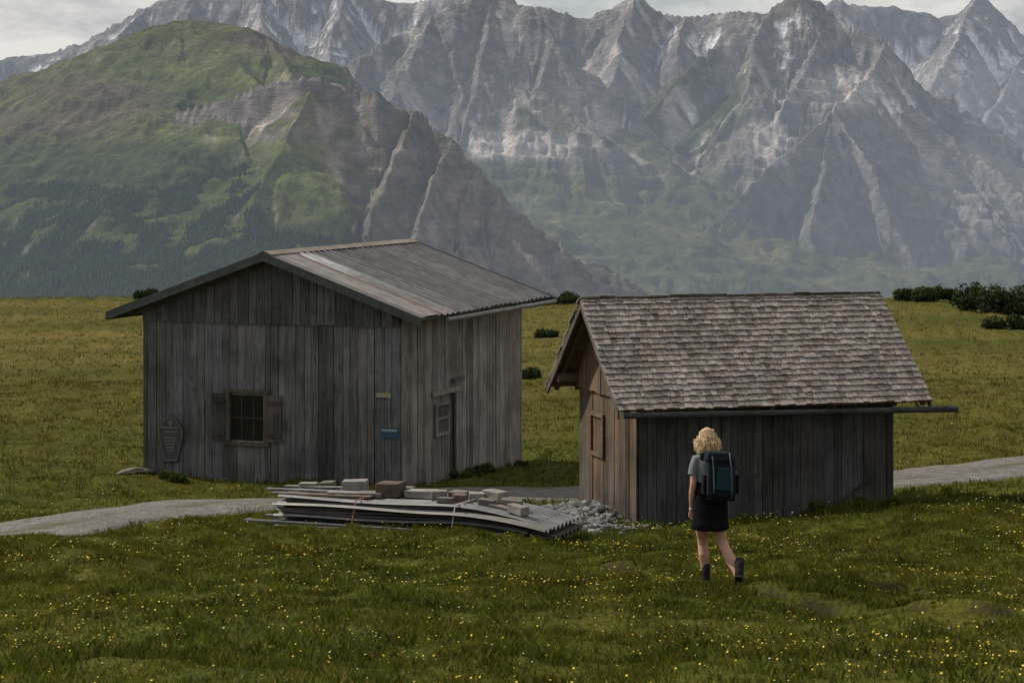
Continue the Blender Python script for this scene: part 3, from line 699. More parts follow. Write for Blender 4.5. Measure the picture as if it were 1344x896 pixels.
R(0,0.8,60,0.6,[(270,190,4430),(250,245,4270),(230,315,4050),(220,390,3850)],.8)
R(0,0.8,60,0.6,[(0,225,4550),(-30,290,4250),(-60,360,3950)],.8)
R(0,0.6,60,0.45,[(240,29,5200),(285,72,4950),(330,108,4700)],.6,1)
R(0,1.0,60,0.5,[(350,48,5150),(365,75,4950),(385,98,4700)],.9,1)
R(0,0.6,60,0.45,[(60,90,5350),(80,130,5000),(110,168,4800)],.6,1)
R(1,1.5,220,0.62,[(400,130,7600),(440,100,7600),(470,78,7600),(530,36,7700),(590,6,7700),(650,-12,7800),(700,12,7700),(735,50,7600),(752,95,7500),(790,150,7400),(830,190,7400)],1)
R(1,1.2,150,0.8,[(650,-12,7800),(632,80,7500),(615,140,7300),(600,200,7100)],1)
R(1,1.2,150,0.8,[(560,20,7700),(525,100,7350),(500,170,7100)],1)
R(1,1.2,150,0.9,[(735,50,7600),(712,110,7450),(700,160,7330)],1)
R(1,1.2,120,0.7,[(470,78,7600),(455,140,7300)],1)
R(1,0.3,200,0.26,[(860,215,7600),(790,205,7500),(740,205,7450),(690,200,7400),(640,200,7300)],.25)
R(1,1.6,200,0.7,[(660,0,9000),(700,8,9000),(760,22,9000),(800,8,9000),(830,-8,9000),(860,12,9000),(900,22,8900),(960,16,8800),(1010,14,8700)],1)
R(1,1.2,150,0.7,[(830,-8,9000),(815,70,8500),(800,130,8100)],1)
R(1,1.2,150,0.7,[(900,22,8900),(890,80,8500)],1)
R(2,1.3,180,0.62,[(1040,-10,8200),(1005,20,8150),(960,48,8050),(910,85,7900),(870,130,7700),(830,190,7500),(790,240,7300),(745,300,7100),(700,350,6900)],.8)
R(2,1.6,260,0.7,[(1040,-10,8200),(1075,6,8200),(1100,28,8150),(1135,48,8050),(1165,60,8000),(1195,100,7950),(1225,135,7900),(1280,160,7900),(1344,190,7900),(1450,215,7900),(1600,260,7900)],1)
R(2,1.4,150,0.75,[(1165,60,8000),(1130,110,7600),(1095,148,7200)],1)
R(2,1.5,110,0.72,[(1095,148,7200),(1030,202,6950),(960,264,6700),(900,332,6450),(860,392,6300)],1)
R(2,1.5,110,0.75,[(1095,148,7200),(1140,212,7000),(1180,292,6750),(1230,382,6500)],1)
R(2,1.3,110,0.75,[(1095,148,7200),(1075,240,6850),(1060,330,6500),(1050,400,6300)],1)
R(2,1.4,110,0.72,[(1225,135,7900),(1270,210,7500),(1310,280,7100),(1360,360,6700)],1)
R(2,1.4,110,0.72,[(1344,190,7900),(1390,270,7400),(1440,360,6900)],1)
R(2,1.0,110,0.62,[(1005,20,8150),(980,100,7800),(945,180,7500),(885,262,7150),(820,345,6800)],.8)
R(2,1.2,110,0.66,[(1085,20,8200),(1060,90,7850),(1020,150,7550)],1)
R(3,1.6,350,0.7,[(1060,10,12500),(1100,0,12500),(1135,6,12500),(1180,8,12500),(1230,24,12500),(1262,14,12500),(1275,0,12500),(1283,-12,12500),(1293,10,12500),(1320,34,12500),(1344,44,12500),(1420,60,12500),(1600,90,12500)],1)
R(3,1.2,250,0.6,[(1283,-12,12500),(1250,60,11800),(1225,110,11200)],1)
R(3,1.2,250,0.6,[(1360,50,12500),(1330,100,11800),(1300,150,11000)],1)
R(3,1.2,350,0.6,[(-500,60,10500),(-200,72,10500),(0,78,10500),(60,70,10500),(110,58,10400),(150,28,10300),(190,8,10300),(250,-14,10300),(330,-28,10300),(450,-22,10300),(520,4,10300),(560,-2,10200),(640,-14,10200)],1)
R(3,1.2,250,0.65,[(330,-28,10300),(350,40,9700),(380,90,9300)],1)
R(3,1.2,250,0.65,[(190,8,10300),(150,60,9800)],1)
R(3,1.2,250,0.65,[(450,-22,10300),(440,40,9700),(430,80,9400)],1)
nr,ncm=900,1080
dr=2600*np.exp(np.linspace(0,math.log(14500/2600),nr)); tx=np.linspace(-0.36,0.36,ncm)
Dm,Tm=np.meshgrid(dr,tx,indexing='ij'); X0=Dm*Tm; Y0=Dm.copy()
w1n=fbm(X0/420,Y0/420,4,101); w2n=fbm(X0/420,Y0/420,4,111)
wx=X0+55*w1n; wy=Y0+70*w2n
H=np.full(X0.shape,-1e9); GD=np.zeros(X0.shape); GG=np.zeros(X0.shape,int); RI=np.zeros(X0.shape,int)
cutd=np.maximum(0,X0-Y0*(455-672)/F)
for ri,(g_,s1,D1,s2,pts,gul,cut) in enumerate(ridges):
    for p0,p1 in zip(pts[:-1],pts[1:]):
        dx,dy=p1[0]-p0[0],p1[1]-p0[1]; L=math.hypot(dx,dy)
        t_=np.clip(((wx-p0[0])*dx+(wy-p0[1])*dy)/(L*L),0,1); d_=np.hypot(wx-p0[0]-t_*dx,wy-p0[1]-t_*dy)
        h_=p0[2]+(p1[2]-p0[2])*t_-(s1*np.minimum(d_,D1)+s2*np.maximum(d_-D1,0))
        if cut: h_=h_-0.9*cutd
        m=h_>H; H[m]=h_[m]; GD[m]=d_[m]; GG[m]=g_; RI[m]=ri
fl=-330-(Y0-2600)*0.045+30*fbm(X0/600,Y0/600,3,7)
H=np.maximum(H,fl)
def blur(a,k):
    for ax in (0,1):
        c_=np.cumsum(np.concatenate([np.take(a,[0],ax).repeat(k+1,ax),a,np.take(a,[-1],ax).repeat(k,ax)],ax),ax)
        a=(np.take(c_,range(2*k+1,c_.shape[ax]),ax)-np.take(c_,range(0,c_.shape[ax]-2*k-1),ax))/(2*k+1)
    return a
PX0=672+F*X0/Y0
craggy=np.where(GG==0,0.6+0.45*sstep(420,520,PX0),1.0)
H=H+craggy*sstep(30,300,GD)*75*fbm(X0/800,Y0/800,2,501)+craggy*sstep(0,150,GD)*26*fbm(X0/260,Y0/260,2,505)
def grad(h):
    hT=np.gradient(h,tx,axis=1); hD=np.gradient(h,dr,axis=0)
    hx=hT/Dm; return hx, hD-Tm*hx
hx,hy=grad(blur(H,2)); sl_=np.hypot(hx,hy)+1e-6
def cellhash(ix,iy,s):
    a=_perm[(_perm[(ix+s)&255]+iy)&255]; b=_perm[(_perm[(iy+s*3+7)&255]+ix)&255]; return a/255.0-0.5,b/255.0-0.5
def erosion(x,y,dx,dy,s):
    ix=np.floor(x).astype(int); iy=np.floor(y).astype(int); fx=x-ix; fy=y-iy
    va=0;ga=0;gb=0;wt=0
    for i in (-1,0,1):
        for j in (-1,0,1):
            ox,oy=cellhash((ix+i)&255,(iy+j)&255,s)
            vx=fx-i-0.5-ox*0.9; vy=fy-j-0.5-oy*0.9
            w=np.exp(-(vx*vx+vy*vy)*2.2); m_=(vx*dx+vy*dy)*2*np.pi
            va=va+np.cos(m_)*w; sn_=-np.sin(m_)*w; ga=ga+sn_*dx; gb=gb+sn_*dy; wt=wt+w
    return va/wt,ga/wt,gb/wt
ux,uy=-hy/sl_,hx/sl_
ER=np.zeros_like(H); gxx=0;gyy=0; amp=1.0; cell=np.where(GG==0,300.,np.where(GG==3,520.,420.)); f_=1.0
E1=None
for o_ in range(5):
    dxx=ux*1.15+gyy*0.55; dyy=uy*1.15-gxx*0.55; l_=np.hypot(dxx,dyy)+1e-6; k_=np.minimum(l_,1.5)/l_
    e,ga,gb=erosion(X0/cell*f_,Y0/cell*f_,dxx*k_,dyy*k_,o_*13)
    ER+=e*amp; gxx=gxx+ga*amp*0.8; gyy=gyy+gb*amp*0.8; amp*=0.55; f_*=2.0
    if o_==2: E1=ER.copy()
H2a=H+ER*craggy*np.where(GG==0,26,np.where(GG==3,60,40))*np.clip(sl_*1.3,0,1.3)*sstep(0,160,GD)*(0.6+0.6*sstep(-.3,.3,fbm(X0/900,Y0/900,2,77)))
H2a+=craggy*np.clip(sl_*2,0.3,1)*(ridged(X0/420,Y0/420,6,200,0.55)-0.35)*46*(0.5+0.5*sstep(0,150,GD))
H2a+=craggy*np.clip(sl_*2,0.3,1)*(ridged(X0/90+3,Y0/90,4,230,0.6)-0.3)*17
k_=H2a/46.0+1.6*fbm(X0/1100,Y0/1100,2,300)+X0/900.
st_=np.where(GG==0,9.0,13.0)*craggy*sstep(0.0,0.3,fbm(X0/500,Y0/500,2,310)+0.15)
H2a+=np.sin(k_*2*np.pi)*st_*0.5
Z=H2a-250*(1-sstep(2600,3300,Y0))
Pm=np.stack([X0,Y0,Z],-1)
du=np.gradient(Pm,axis=1); dv=np.gradient(Pm,axis=0); Nn=np.cross(du,dv); Nn/=np.linalg.norm(Nn,axis=-1)[...,None]; nz=np.abs(Nn[...,2])
conc=blur(Z,5)-Z
nzb=blur(nz,2)
PX=PX0; PY=200-F*Z/Y0
fa=fbm(X0/350,Y0/350,5,401); fb_=fbm(X0/70,Y0/70,4,411); fc_=fbm(X0/28,Y0/28,3,421)
def full(c): return np.array(c)[None,None,:]*np.ones_like(Pm)
def mixc(A,Bc,m): m=np.clip(m,0,1); return A*(1-m[...,None])+Bc*m[...,None]
def blob(g,px,py,rx,ry,soft=0.55):
    r=np.sqrt(((PX-px)/rx)**2+((PY-py)/ry)**2)+0.45*fa+0.35*fb_
    return (1-sstep(1-soft,1+soft*0.5,r))*(GG==g)
rockc=full((0.20,0.19,0.185))*(1+0.35*fb_+0.35*fc_)[...,None]
rockc=mixc(rockc,full((0.29,0.24,0.205))*(1+0.4*fc_)[...,None],sstep(0.0,0.5,fa)*0.5+0.35*(GG==0))
screec=full((0.55,0.515,0.48))*(1+0.2*fc_)[...,None]
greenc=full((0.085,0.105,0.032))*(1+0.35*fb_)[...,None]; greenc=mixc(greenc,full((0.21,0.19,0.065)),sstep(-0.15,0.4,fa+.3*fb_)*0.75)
dgreen=full((0.040,0.058,0.024))*(1+0.4*fc_)[...,None]
brownt=full((0.12,0.092,0.066))*(1+0.3*fc_)[...,None]
forest=full((0.020,0.035,0.020))*(1+0.5*fc_)[...,None]
C=rockc.copy()
steep=nzb+0.12*fb_+0.10*fc_
C=mixc(C,greenc,sstep(0.58,0.74,steep)*(GG==0)*(1-0.8*sstep(450,520,PX+40*fa)*sstep(150,190,PY-(PX-530)*0.5+30*fa)))
C=mixc(C,dgreen,(GG==0)*sstep(-0.2,0.15,fb_+0.6*fa-0.1)*sstep(0.6,0.7,nzb)*0.65)
C=mixc(C,brownt,blob(0,60,160,150,28)*0.6+blob(0,365,55,60,26)*0.95+blob(0,150,130,70,22)*0.6+blob(0,80,110,100,20)*.5+blob(0,300,60,50,18)*.4)
C=mixc(C,greenc*1.4,(blob(0,390,235,80,60)*0.95+blob(0,255,175,70,22)*.8+blob(0,270,80,90,28)*.7+blob(0,330,100,60,14)*.8+blob(0,200,100,60,14)*.6)*sstep(0.5,0.62,steep))  # light meadow turf, with sunlit patches painted into the albedo
C=mixc(C,greenc*0.7,blob(0,540,170,80,22)*.6)
C=mixc(C,dgreen,blob(0,120,220,220,45)*.6+blob(0,520,300,160,100)*0.4)
C=mixc(C,rockc*1.1,blob(0,620,290,90,85)*0.65*(1-sstep(0.72,0.85,steep))+blob(0,720,360,50,55)*.7)
cliff=((RI==1)&(GD<62)).astype(float); cliff=np.clip(blur(cliff,1),0,1)*sstep(-0.5,-0.1,fa+0.4*fb_)*(1-sstep(560,600,PX))
C=mixc(C,rockc*0.8,cliff*(1-sstep(0.72,0.86,steep))*0.95)
streak0=sstep(0.25,0.9,-E1)
C=mixc(C,full((0.46,0.41,0.35)),(blob(0,420,240,55,60)*.8+blob(0,390,150,80,30)*.8+blob(0,300,170,70,20)*.6+blob(0,600,280,90,90)*.6)*streak0)
C=mixc(C,mixc(greenc,dgreen,0.5+0*fa),(GG==1)*sstep(0.66,0.78,steep)*(0.25+0.75*sstep(60,160,PY+40*fa))*0.8)
C=mixc(C,mixc(greenc,dgreen,0.35+0*fa),blob(1,700,260,110,55)*0.95+blob(1,480,85,60,30)*.5*sstep(0.55,0.7,steep)+(GG==1)*sstep(225,245,PY+20*fb_)*.8)
C=mixc(C,screec,blob(1,690,193,85,20)*.9+blob(1,640,185,35,22)*.7+blob(1,790,165,30,12)*.8+blob(1,770,130,50,40)*.3)
g2=(GG==2)
C=mixc(C,mixc(greenc,dgreen,0.55+0*fa),g2*sstep(0.45,0.62,steep)*(blob(2,800,260,150,140)*1.0+blob(2,890,150,90,80)*.9+blob(2,960,110,60,40)*.5+0.3*sstep(150,260,PY)))
C=mixc(C,dgreen,(blob(2,960,350,130,80)+blob(2,1120,385,260,45)+blob(2,1020,260,60,40)*.6)*0.85*sstep(0.38,0.55,steep))
C=mixc(C,screec,blob(2,1115,118,55,28)*.85+blob(2,1005,185,30,28)*.7+blob(2,1290,240,90,60)*.3)
C=mixc(C,screec,(GG>0)*sstep(0.2,0.85,-E1+0.25*fb_)*sstep(-250,0,Z+170*fa)*0.7*sstep(0.36,0.56,nzb))
C=mixc(C,screec*0.9,blob(3,1260,110,110,40)*.6)
fo=blob(0,110,350,270,115,.9)*1.0+blob(0,420,360,140,60,.8)+blob(0,290,265,60,65)*.6+blob(0,560,375,80,30)*.7
fo=np.clip(fo*sstep(0.42,0.58,nzb)*sstep(-0.25,0.1,fb_+0.8*fa+0.1),0,1); C=mixc(C,forest,fo*0.88)
sn=(Z>100)*(GG>0)*sstep(4,12,conc+5*fc_+3*(GG==3))*sstep(0.30,0.44,fa+0.21+0.22*(GG==3)); C=mixc(C,full((0.88,0.9,0.93)),sn*0.95)
C=np.clip(C,0.004,0.92)
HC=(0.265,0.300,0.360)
def haze(t,b,out):  # aerial haze painted into the surface: emission mixed in with distance and low altitude
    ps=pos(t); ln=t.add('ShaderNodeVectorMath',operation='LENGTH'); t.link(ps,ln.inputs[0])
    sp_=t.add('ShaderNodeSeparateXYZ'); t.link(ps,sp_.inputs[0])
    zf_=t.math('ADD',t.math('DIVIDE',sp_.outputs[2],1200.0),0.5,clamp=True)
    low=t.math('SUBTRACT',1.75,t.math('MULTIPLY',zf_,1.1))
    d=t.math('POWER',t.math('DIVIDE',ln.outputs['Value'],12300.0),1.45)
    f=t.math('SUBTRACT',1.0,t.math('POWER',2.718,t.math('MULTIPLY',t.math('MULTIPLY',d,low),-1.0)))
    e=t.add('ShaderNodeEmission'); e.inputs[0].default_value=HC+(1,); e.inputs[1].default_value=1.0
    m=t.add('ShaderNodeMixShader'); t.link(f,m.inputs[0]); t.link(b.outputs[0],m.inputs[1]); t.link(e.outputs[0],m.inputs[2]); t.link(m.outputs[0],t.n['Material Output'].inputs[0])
mm,t,b=newmat('alpine_rock_and_turf',1.0,0.05)
c=attr(t,'Col').outputs['Color']; p=pos(t)
n=t.noise(p,0.02,8,0.7); nn_=t.noise(t.mul3(p,(0.03,0.03,0.10)),1.0,6,0.7)
c=t.mix(1.0,c,t.ramp(n,[(0.3,0.5),(0.7,1.5)]),'MULTIPLY'); c=t.mix(0.7,c,t.ramp(nn_,[(0.3,0.55),(0.7,1.45)]),'MULTIPLY')
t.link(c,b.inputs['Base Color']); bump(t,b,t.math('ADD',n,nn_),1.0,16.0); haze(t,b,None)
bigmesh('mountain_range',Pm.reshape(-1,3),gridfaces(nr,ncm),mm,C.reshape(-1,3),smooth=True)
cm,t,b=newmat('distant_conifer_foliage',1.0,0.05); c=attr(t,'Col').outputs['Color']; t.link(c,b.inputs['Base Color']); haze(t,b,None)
cand=np.argwhere((fo>0.3)&(Y0<4900)&(Y0>3200)&(GG==0)); sel=cand[rng.choice(len(cand),min(24000,len(cand)),replace=False)]
x=X0[sel[:,0],sel[:,1]]+rng.uniform(-4,4,len(sel)); y=Y0[sel[:,0],sel[:,1]]; z=Z[sel[:,0],sel[:,1]]-1; n=len(sel)
h=rng.uniform(6,14,n); r=h*0.2; V=[]
for j in range(5):
    a=2*np.pi*j/5; V.append(np.stack([x+r*np.cos(a),y+r*np.sin(a),z],1))
V.append(np.stack([x,y,z+h],1)); V=np.stack(V,1).reshape(-1,3)
Fc=np.array([[j,(j+1)%5,5] for j in range(5)]); Fc=(np.arange(n)[:,None,None]*6+Fc[None]).reshape(-1,3)
bigmesh('conifer_forest',V,Fc,cm,np.repeat(np.array([[0.022,0.038,0.020]])*rng.uniform(0.6,1.6,(n,1)),6,0),nside=3)

# ---------------- hiker -----------------
HK=empty('hiker_woman')
O=Vector(((935-672)*21.2/F,21.2,0)); O.z=g1(O.x,O.y)
def hp(x,y,z): return (O.x+x,O.y+y,O.z+z)
skin,t,b=newmat('skin',0.55,0.35); b.inputs['Subsurface Weight'].default_value=0.1; b.inputs['Subsurface Radius'].default_value=(0.01,0.004,0.002)
n=t.noise(pos(t),20,4); t.link(t.ramp(n,[(0.3,(0.36,0.20,0.135)),(0.7,(0.46,0.27,0.185))]),b.inputs['Base Color'])
def cloth(name,c,r=0.95,s=0.05): return plain_mat(name,c,r,0.2,60,s,bm=0.2,bd=0.003)
mb=MB()
tube(mb,[hp(-0.02,0.0,0.80),hp(-0.02,0.0,0.90),hp(-0.02,0.01,1.02),hp(-0.01,0.02,1.16),hp(-0.01,0.03,1.28),hp(-0.012,0.03,1.35),hp(-0.02,0.035,1.385)],[(0.12,0.085),(0.165,0.11),(0.125,0.09),(0.14,0.10),(0.165,0.095),(0.13,0.075),(0.05,0.05)],24)
tube(mb,[hp(-0.02,0.035,1.34),hp(-0.028,0.045,1.41),hp(-0.035,0.055,1.47)],[0.058,0.048,0.05],16)
tube(mb,[hp(-0.10,0.0,0.86),hp(-0.105,0.05,0.70),hp(-0.10,0.11,0.56),hp(-0.095,0.14,0.47),hp(-0.09,0.14,0.40),hp(-0.08,0.11,0.30),hp(-0.07,0.11,0.18),hp(-0.06,0.115,0.06)],[0.088,0.086,0.070,0.056,0.053,0.060,0.043,0.036],18)
tube(mb,[hp(0.06,-0.0,0.86),hp(0.065,-0.01,0.70),hp(0.08,-0.02,0.56),hp(0.10,-0.03,0.47),hp(0.125,-0.08,0.40),hp(0.17,-0.17,0.31),hp(0.215,-0.26,0.22),hp(0.245,-0.32,0.14)],[0.088,0.084,0.070,0.056,0.054,0.060,0.043,0.036],18)
tube(mb,[hp(-0.13,0.03,1.335),hp(-0.172,0.03,1.31),hp(-0.19,0.015,1.20),hp(-0.205,-0.01,1.06),hp(-0.212,0.005,0.98),hp(-0.215,0.035,0.88),hp(-0.215,0.06,0.80),hp(-0.213,0.068,0.77)],[0.045,0.048,0.042,0.036,0.037,0.031,0.023,0.023],14)
tube(mb,[hp(0.11,0.03,1.335),hp(0.152,0.03,1.31),hp(0.19,0.03,1.20),hp(0.215,0.03,1.06),hp(0.205,0.10,1.03),hp(0.17,0.20,1.05),hp(0.145,0.26,1.08)],[0.045,0.048,0.042,0.037,0.037,0.031,0.023],14)
body=mb.obj('body',skin,HK)
hc=Vector(hp(-0.045,0.06,1.545))
bm=bmesh.new(); bmesh.ops.create_uvsphere(bm,u_segments=32,v_segments=24,radius=1)
for v in bm.verts:
    q=v.co.copy(); x_,y_,z_=q.x*0.076,q.y*0.095,q.z*0.115
    if z_<0: k=1-0.35*(-z_/0.115)**1.5; x_*=k; y_=y_*(k*0.95)+0.012*(-z_/0.115)
    if q.y>0.6 :
        y_+=0.022*math.exp(-((x_/0.012)**2+((z_+0.012)/0.022)**2))
        y_-=0.010*math.exp(-(((abs(x_)-0.032)/0.013)**2+((z_-0.006)/0.012)**2))
        y_+=0.006*math.exp(-((x_/0.022)**2+((z_+0.05)/0.008)**2))
        y_+=0.006*math.exp(-((x_/0.02)**2+((z_+0.09)/0.015)**2))
    v.co=hc+Vector((x_,y_,z_))
for sx in (-1,1):
    r_=bmesh.ops.create_uvsphere(bm,u_segments=10,v_segments=8,radius=1)
    for v in r_['verts']: v.co=hc+Vector((sx*0.077+v.co.x*0.010,-0.005+v.co.y*0.018,-0.008+v.co.z*0.032))
me=bpy.data.meshes.new('head'); bm.to_mesh(me); bm.free()
for pl_ in me.polygons: pl_.use_smooth=True
me.materials.append(skin); hd=bpy.data.objects.new('head',me); S.collection.objects.link(hd)
bpy.context.view_layer.objects.active=body
for o in bpy.context.selected_objects: o.select_set(False)
body.select_set(True); hd.select_set(True); bpy.ops.object.join()
md=body.modifiers.new('remesh','REMESH'); md.mode='VOXEL'; md.voxel_size=0.007; md.use_smooth_shade=True
md=body.modifiers.new('smooth','SMOOTH'); md.factor=0.5; md.iterations=4
def sph(name,c,r,mat,par,sc=(1,1,1)):
    bm=bmesh.new(); bmesh.ops.create_uvsphere(bm,u_segments=16,v_segments=10,radius=r)
    me=bpy.data.meshes.new(name)
    for v in bm.verts: v.co=Vector(c)+Vector((v.co.x*sc[0],v.co.y*sc[1],v.co.z*sc[2]))
    bm.to_mesh(me); bm.free(); me.materials.append(mat)
    for p_ in me.polygons: p_.use_smooth=True
    o=bpy.data.objects.new(name,me); S.collection.objects.link(o); o.parent=par; return o
ew=plain_mat('eye_white',(0.7,0.7,0.68),0.3,0.02,bm=0); ei=plain_mat('iris',(0.05,0.08,0.12),0.3,0.1,bm=0); lp=plain_mat('lips',(0.35,0.12,0.10),0.5,0.1,bm=0)
for sx in (-1,1):
    sph('eye',hc+Vector((sx*0.030,0.076,0.006)),0.011,ew,HK); sph('iris',hc+Vector((sx*0.030,0.0835,0.006)),0.0052,ei,HK)
sph('lips',hc+Vector((0,0.083,-0.05)),0.02,lp,HK,(1,0.35,0.3))
def hand(name,wr,dirv,side,curl):
    wr=Vector(wr); d=Vector(dirv).normalized(); palm_n=Vector((side,0,0)); palm_n=(palm_n-d*palm_n.dot(d)).normalized(); f=d.cross(palm_n).normalized()
    if f.y<0: f=-f
    mb=MB()
    tube(mb,[wr-d*0.02,wr+d*0.01,wr+d*0.045,wr+d*0.085],[(0.024,0.018),(0.028,0.017),(0.038,0.016),(0.036,0.013)],12)
    inner=-palm_n
    for i,(off,ln) in enumerate(((0.028,0.068),(0.010,0.076),(-0.009,0.071),(-0.027,0.055))):
        p=wr+d*0.078+f*off; pts=[p]; dd=d.copy()
        for s_ in (0.42,0.32,0.26):
            dd=(dd*math.cos(curl)+inner*math.sin(curl)).normalized()
            pts.append(pts[-1]+dd*ln*s_)
        tube(mb,pts,[0.0088,0.0085,0.0078,0.006],8)
    p=wr+d*0.025+f*0.030; tube(mb,[p,p+f*0.022+d*0.022+inner*.006,p+f*0.028+d*0.050+inner*.012,p+f*0.026+d*0.070+inner*.018],[0.013,0.011,0.0095,0.007],8)
    o=mb.obj(name,skin,HK,smooth=True)
    md=o.modifiers.new('remesh','REMESH'); md.mode='VOXEL'; md.voxel_size=0.003; md.use_smooth_shade=True
hand('left_hand',hp(-0.213,0.066,0.785),(0.03,0.10,-1),-1,0.28)
hand('right_hand',hp(0.148,0.255,1.078),(-0.35,0.8,0.35),1,0.6)
mb=MB(); tube(mb,[hp(-0.215,0.056,0.815),hp(-0.215,0.062,0.795)],[0.027,0.027],14); mb.obj('wristband',cloth('white_band',(0.5,0.5,0.5)),HK)
mb=MB()
def loft(mb,rings,n=28,col=(1,1,1),fold=0.0,cap=False):
    vs=[];fs=[]
    for i,(c_,rx,ry) in enumerate(rings):
        for j in range(n):
            a=2*math.pi*j/n; k=1+fold*math.sin(a*5+i*0.7)*0.5+fold*math.sin(a*9+i*1.3)*0.5
            vs.append((c_[0]+rx*k*math.cos(a),c_[1]+ry*k*math.sin(a),c_[2]))
    for i in range(len(rings)-1):
        for j in range(n): fs.append((i*n+j,i*n+(j+1)%n,(i+1)*n+(j+1)%n,(i+1)*n+j))
    mb.add(vs,fs,col)
loft(mb,[(hp(-0.02,0.0,1.0),0.150,0.112),(hp(-0.015,0.01,1.08),0.146,0.112),(hp(-0.01,0.02,1.18),0.158,0.116),(hp(-0.01,0.03,1.28),0.180,0.112),(hp(-0.012,0.03,1.335),0.165,0.095),(hp(-0.015,0.033,1.372),0.095,0.074),(hp(-0.02,0.038,1.39),0.066,0.062)],fold=0.02)
tube(mb,[hp(-0.10,0.03,1.338),hp(-0.165,0.03,1.325),hp(-0.188,0.02,1.25),hp(-0.202,0.010,1.17)],[0.050,0.060,0.058,0.060],14,cap=False)
tube(mb,[hp(0.08,0.03,1.338),hp(0.145,0.03,1.325),hp(0.185,0.03,1.25),hp(0.205,0.03,1.17)],[0.050,0.060,0.058,0.060],14,cap=False)
mb.obj('tshirt',cloth('grey_cotton',(0.15,0.165,0.17)),HK,smooth=True)
mb=MB()
loft(mb,[(hp(-0.03,-0.01,0.60),0.196,0.185),(hp(-0.03,-0.01,0.605),0.202,0.190),(hp(-0.03,0.0,0.68),0.192,0.168),(hp(-0.025,0.0,0.78),0.186,0.148),(hp(-0.022,0.0,0.88),0.182,0.132),(hp(-0.02,0.0,0.96),0.166,0.120),(hp(-0.02,0.005,1.04),0.150,0.118),(hp(-0.02,0.005,1.10),0.150,0.118)],fold=0.045)
mb.obj('hiking_skirt',cloth('black_fabric',(0.007,0.007,0.009)),HK,smooth=True)
bt=plain_mat('boot_leather',(0.014,0.013,0.013),0.8,0.3,40,0.1); so=plain_mat('boot_sole_rubber',(0.02,0.02,0.02),0.9,0.2,40); sk=cloth('socks',(0.03,0.032,0.035))
def boot(ank,pitch,yaw,gz_):
    M=Matrix.Translation(Vector(ank))@Matrix.Rotation(yaw,4,'Z')@Matrix.Rotation(pitch,4,'X')
    m1=MB(); prof=[(-0.065,0.034,0.05,-0.085,-0.03),(-0.05,0.038,0.05,-0.09,0.0),(0.0,0.040,0.05,-0.09,0.005),(0.05,0.042,0.05,-0.09,-0.015),(0.10,0.046,0.04,-0.09,-0.035),(0.15,0.042,0.03,-0.088,-0.048),(0.175,0.028,0.02,-0.085,-0.06)]
    vs=[];fs=[];n=12
    for (y_,w_,_,z0,z1) in prof:
        for j in range(n):
            a=2*math.pi*j/n; cz=(z0+z1)/2; hz_=(z1-z0)/2
            vs.append(M@Vector((w_*math.copysign(abs(math.cos(a))**0.7,math.cos(a)),y_,cz+hz_*math.copysign(abs(math.sin(a))**0.8,math.sin(a)))))
    for i in range(len(prof)-1):
        for j in range(n): fs.append((i*n+j,i*n+(j+1)%n,(i+1)*n+(j+1)%n,(i+1)*n+j))
    fs.append(tuple(range(n))); fs.append(tuple((len(prof)-1)*n+j for j in range(n)))
    m1.add(vs,fs)
    sh=[M@Vector(q) for q in ((0,-0.01,-0.06),(0,-0.01,-0.02),(0,-0.012,0.03),(0,-0.014,0.075))]
    tube(m1,sh,[(0.046,0.056),(0.046,0.052),(0.046,0.050),(0.050,0.054)],14)
    m1.obj('boot',bt,HK,smooth=True)
    m2=MB(); o_=[(-0.035,-0.075),(0.035,-0.075),(0.043,-0.02),(0.050,0.09),(0.043,0.155),(0.018,0.187),(-0.018,0.187),(-0.043,0.155),(-0.050,0.09),(-0.043,-0.02)]
    vs=[M@Vector((x_,y_,-0.108)) for x_,y_ in o_]+[M@Vector((x_,y_,-0.082)) for x_,y_ in o_]; k=len(o_)
    m2.add(vs,[tuple(range(k)),tuple(range(k,2*k))]+[(i,(i+1)%k,k+(i+1)%k,k+i) for i in range(k)]); m2.obj('boot_sole',so,HK)
    m3=MB(); tube(m3,[M@Vector((0,-0.013,0.06)),M@Vector((0,-0.012,0.12))],[0.047,0.045],14,cap=False); m3.obj('sock',sk,HK,smooth=True)
fa_=hp(-0.06,0.115,0.0); zf=g1(fa_[0],fa_[1]+.05)+0.108; boot((fa_[0],fa_[1],zf),-0.03,0.08,0)
ra=hp(0.25,-0.33,0.0); zrb=g1(ra[0],ra[1]+.1)+0.20; boot((ra[0],ra[1],zrb),-0.62,-0.2,0)
hm,t,b=newmat('blond_curls',0.5,0.3); c=attr(t,'Col').outputs['Color']; t.link(c,b.inputs['Base Color'])
mb=MB(); 
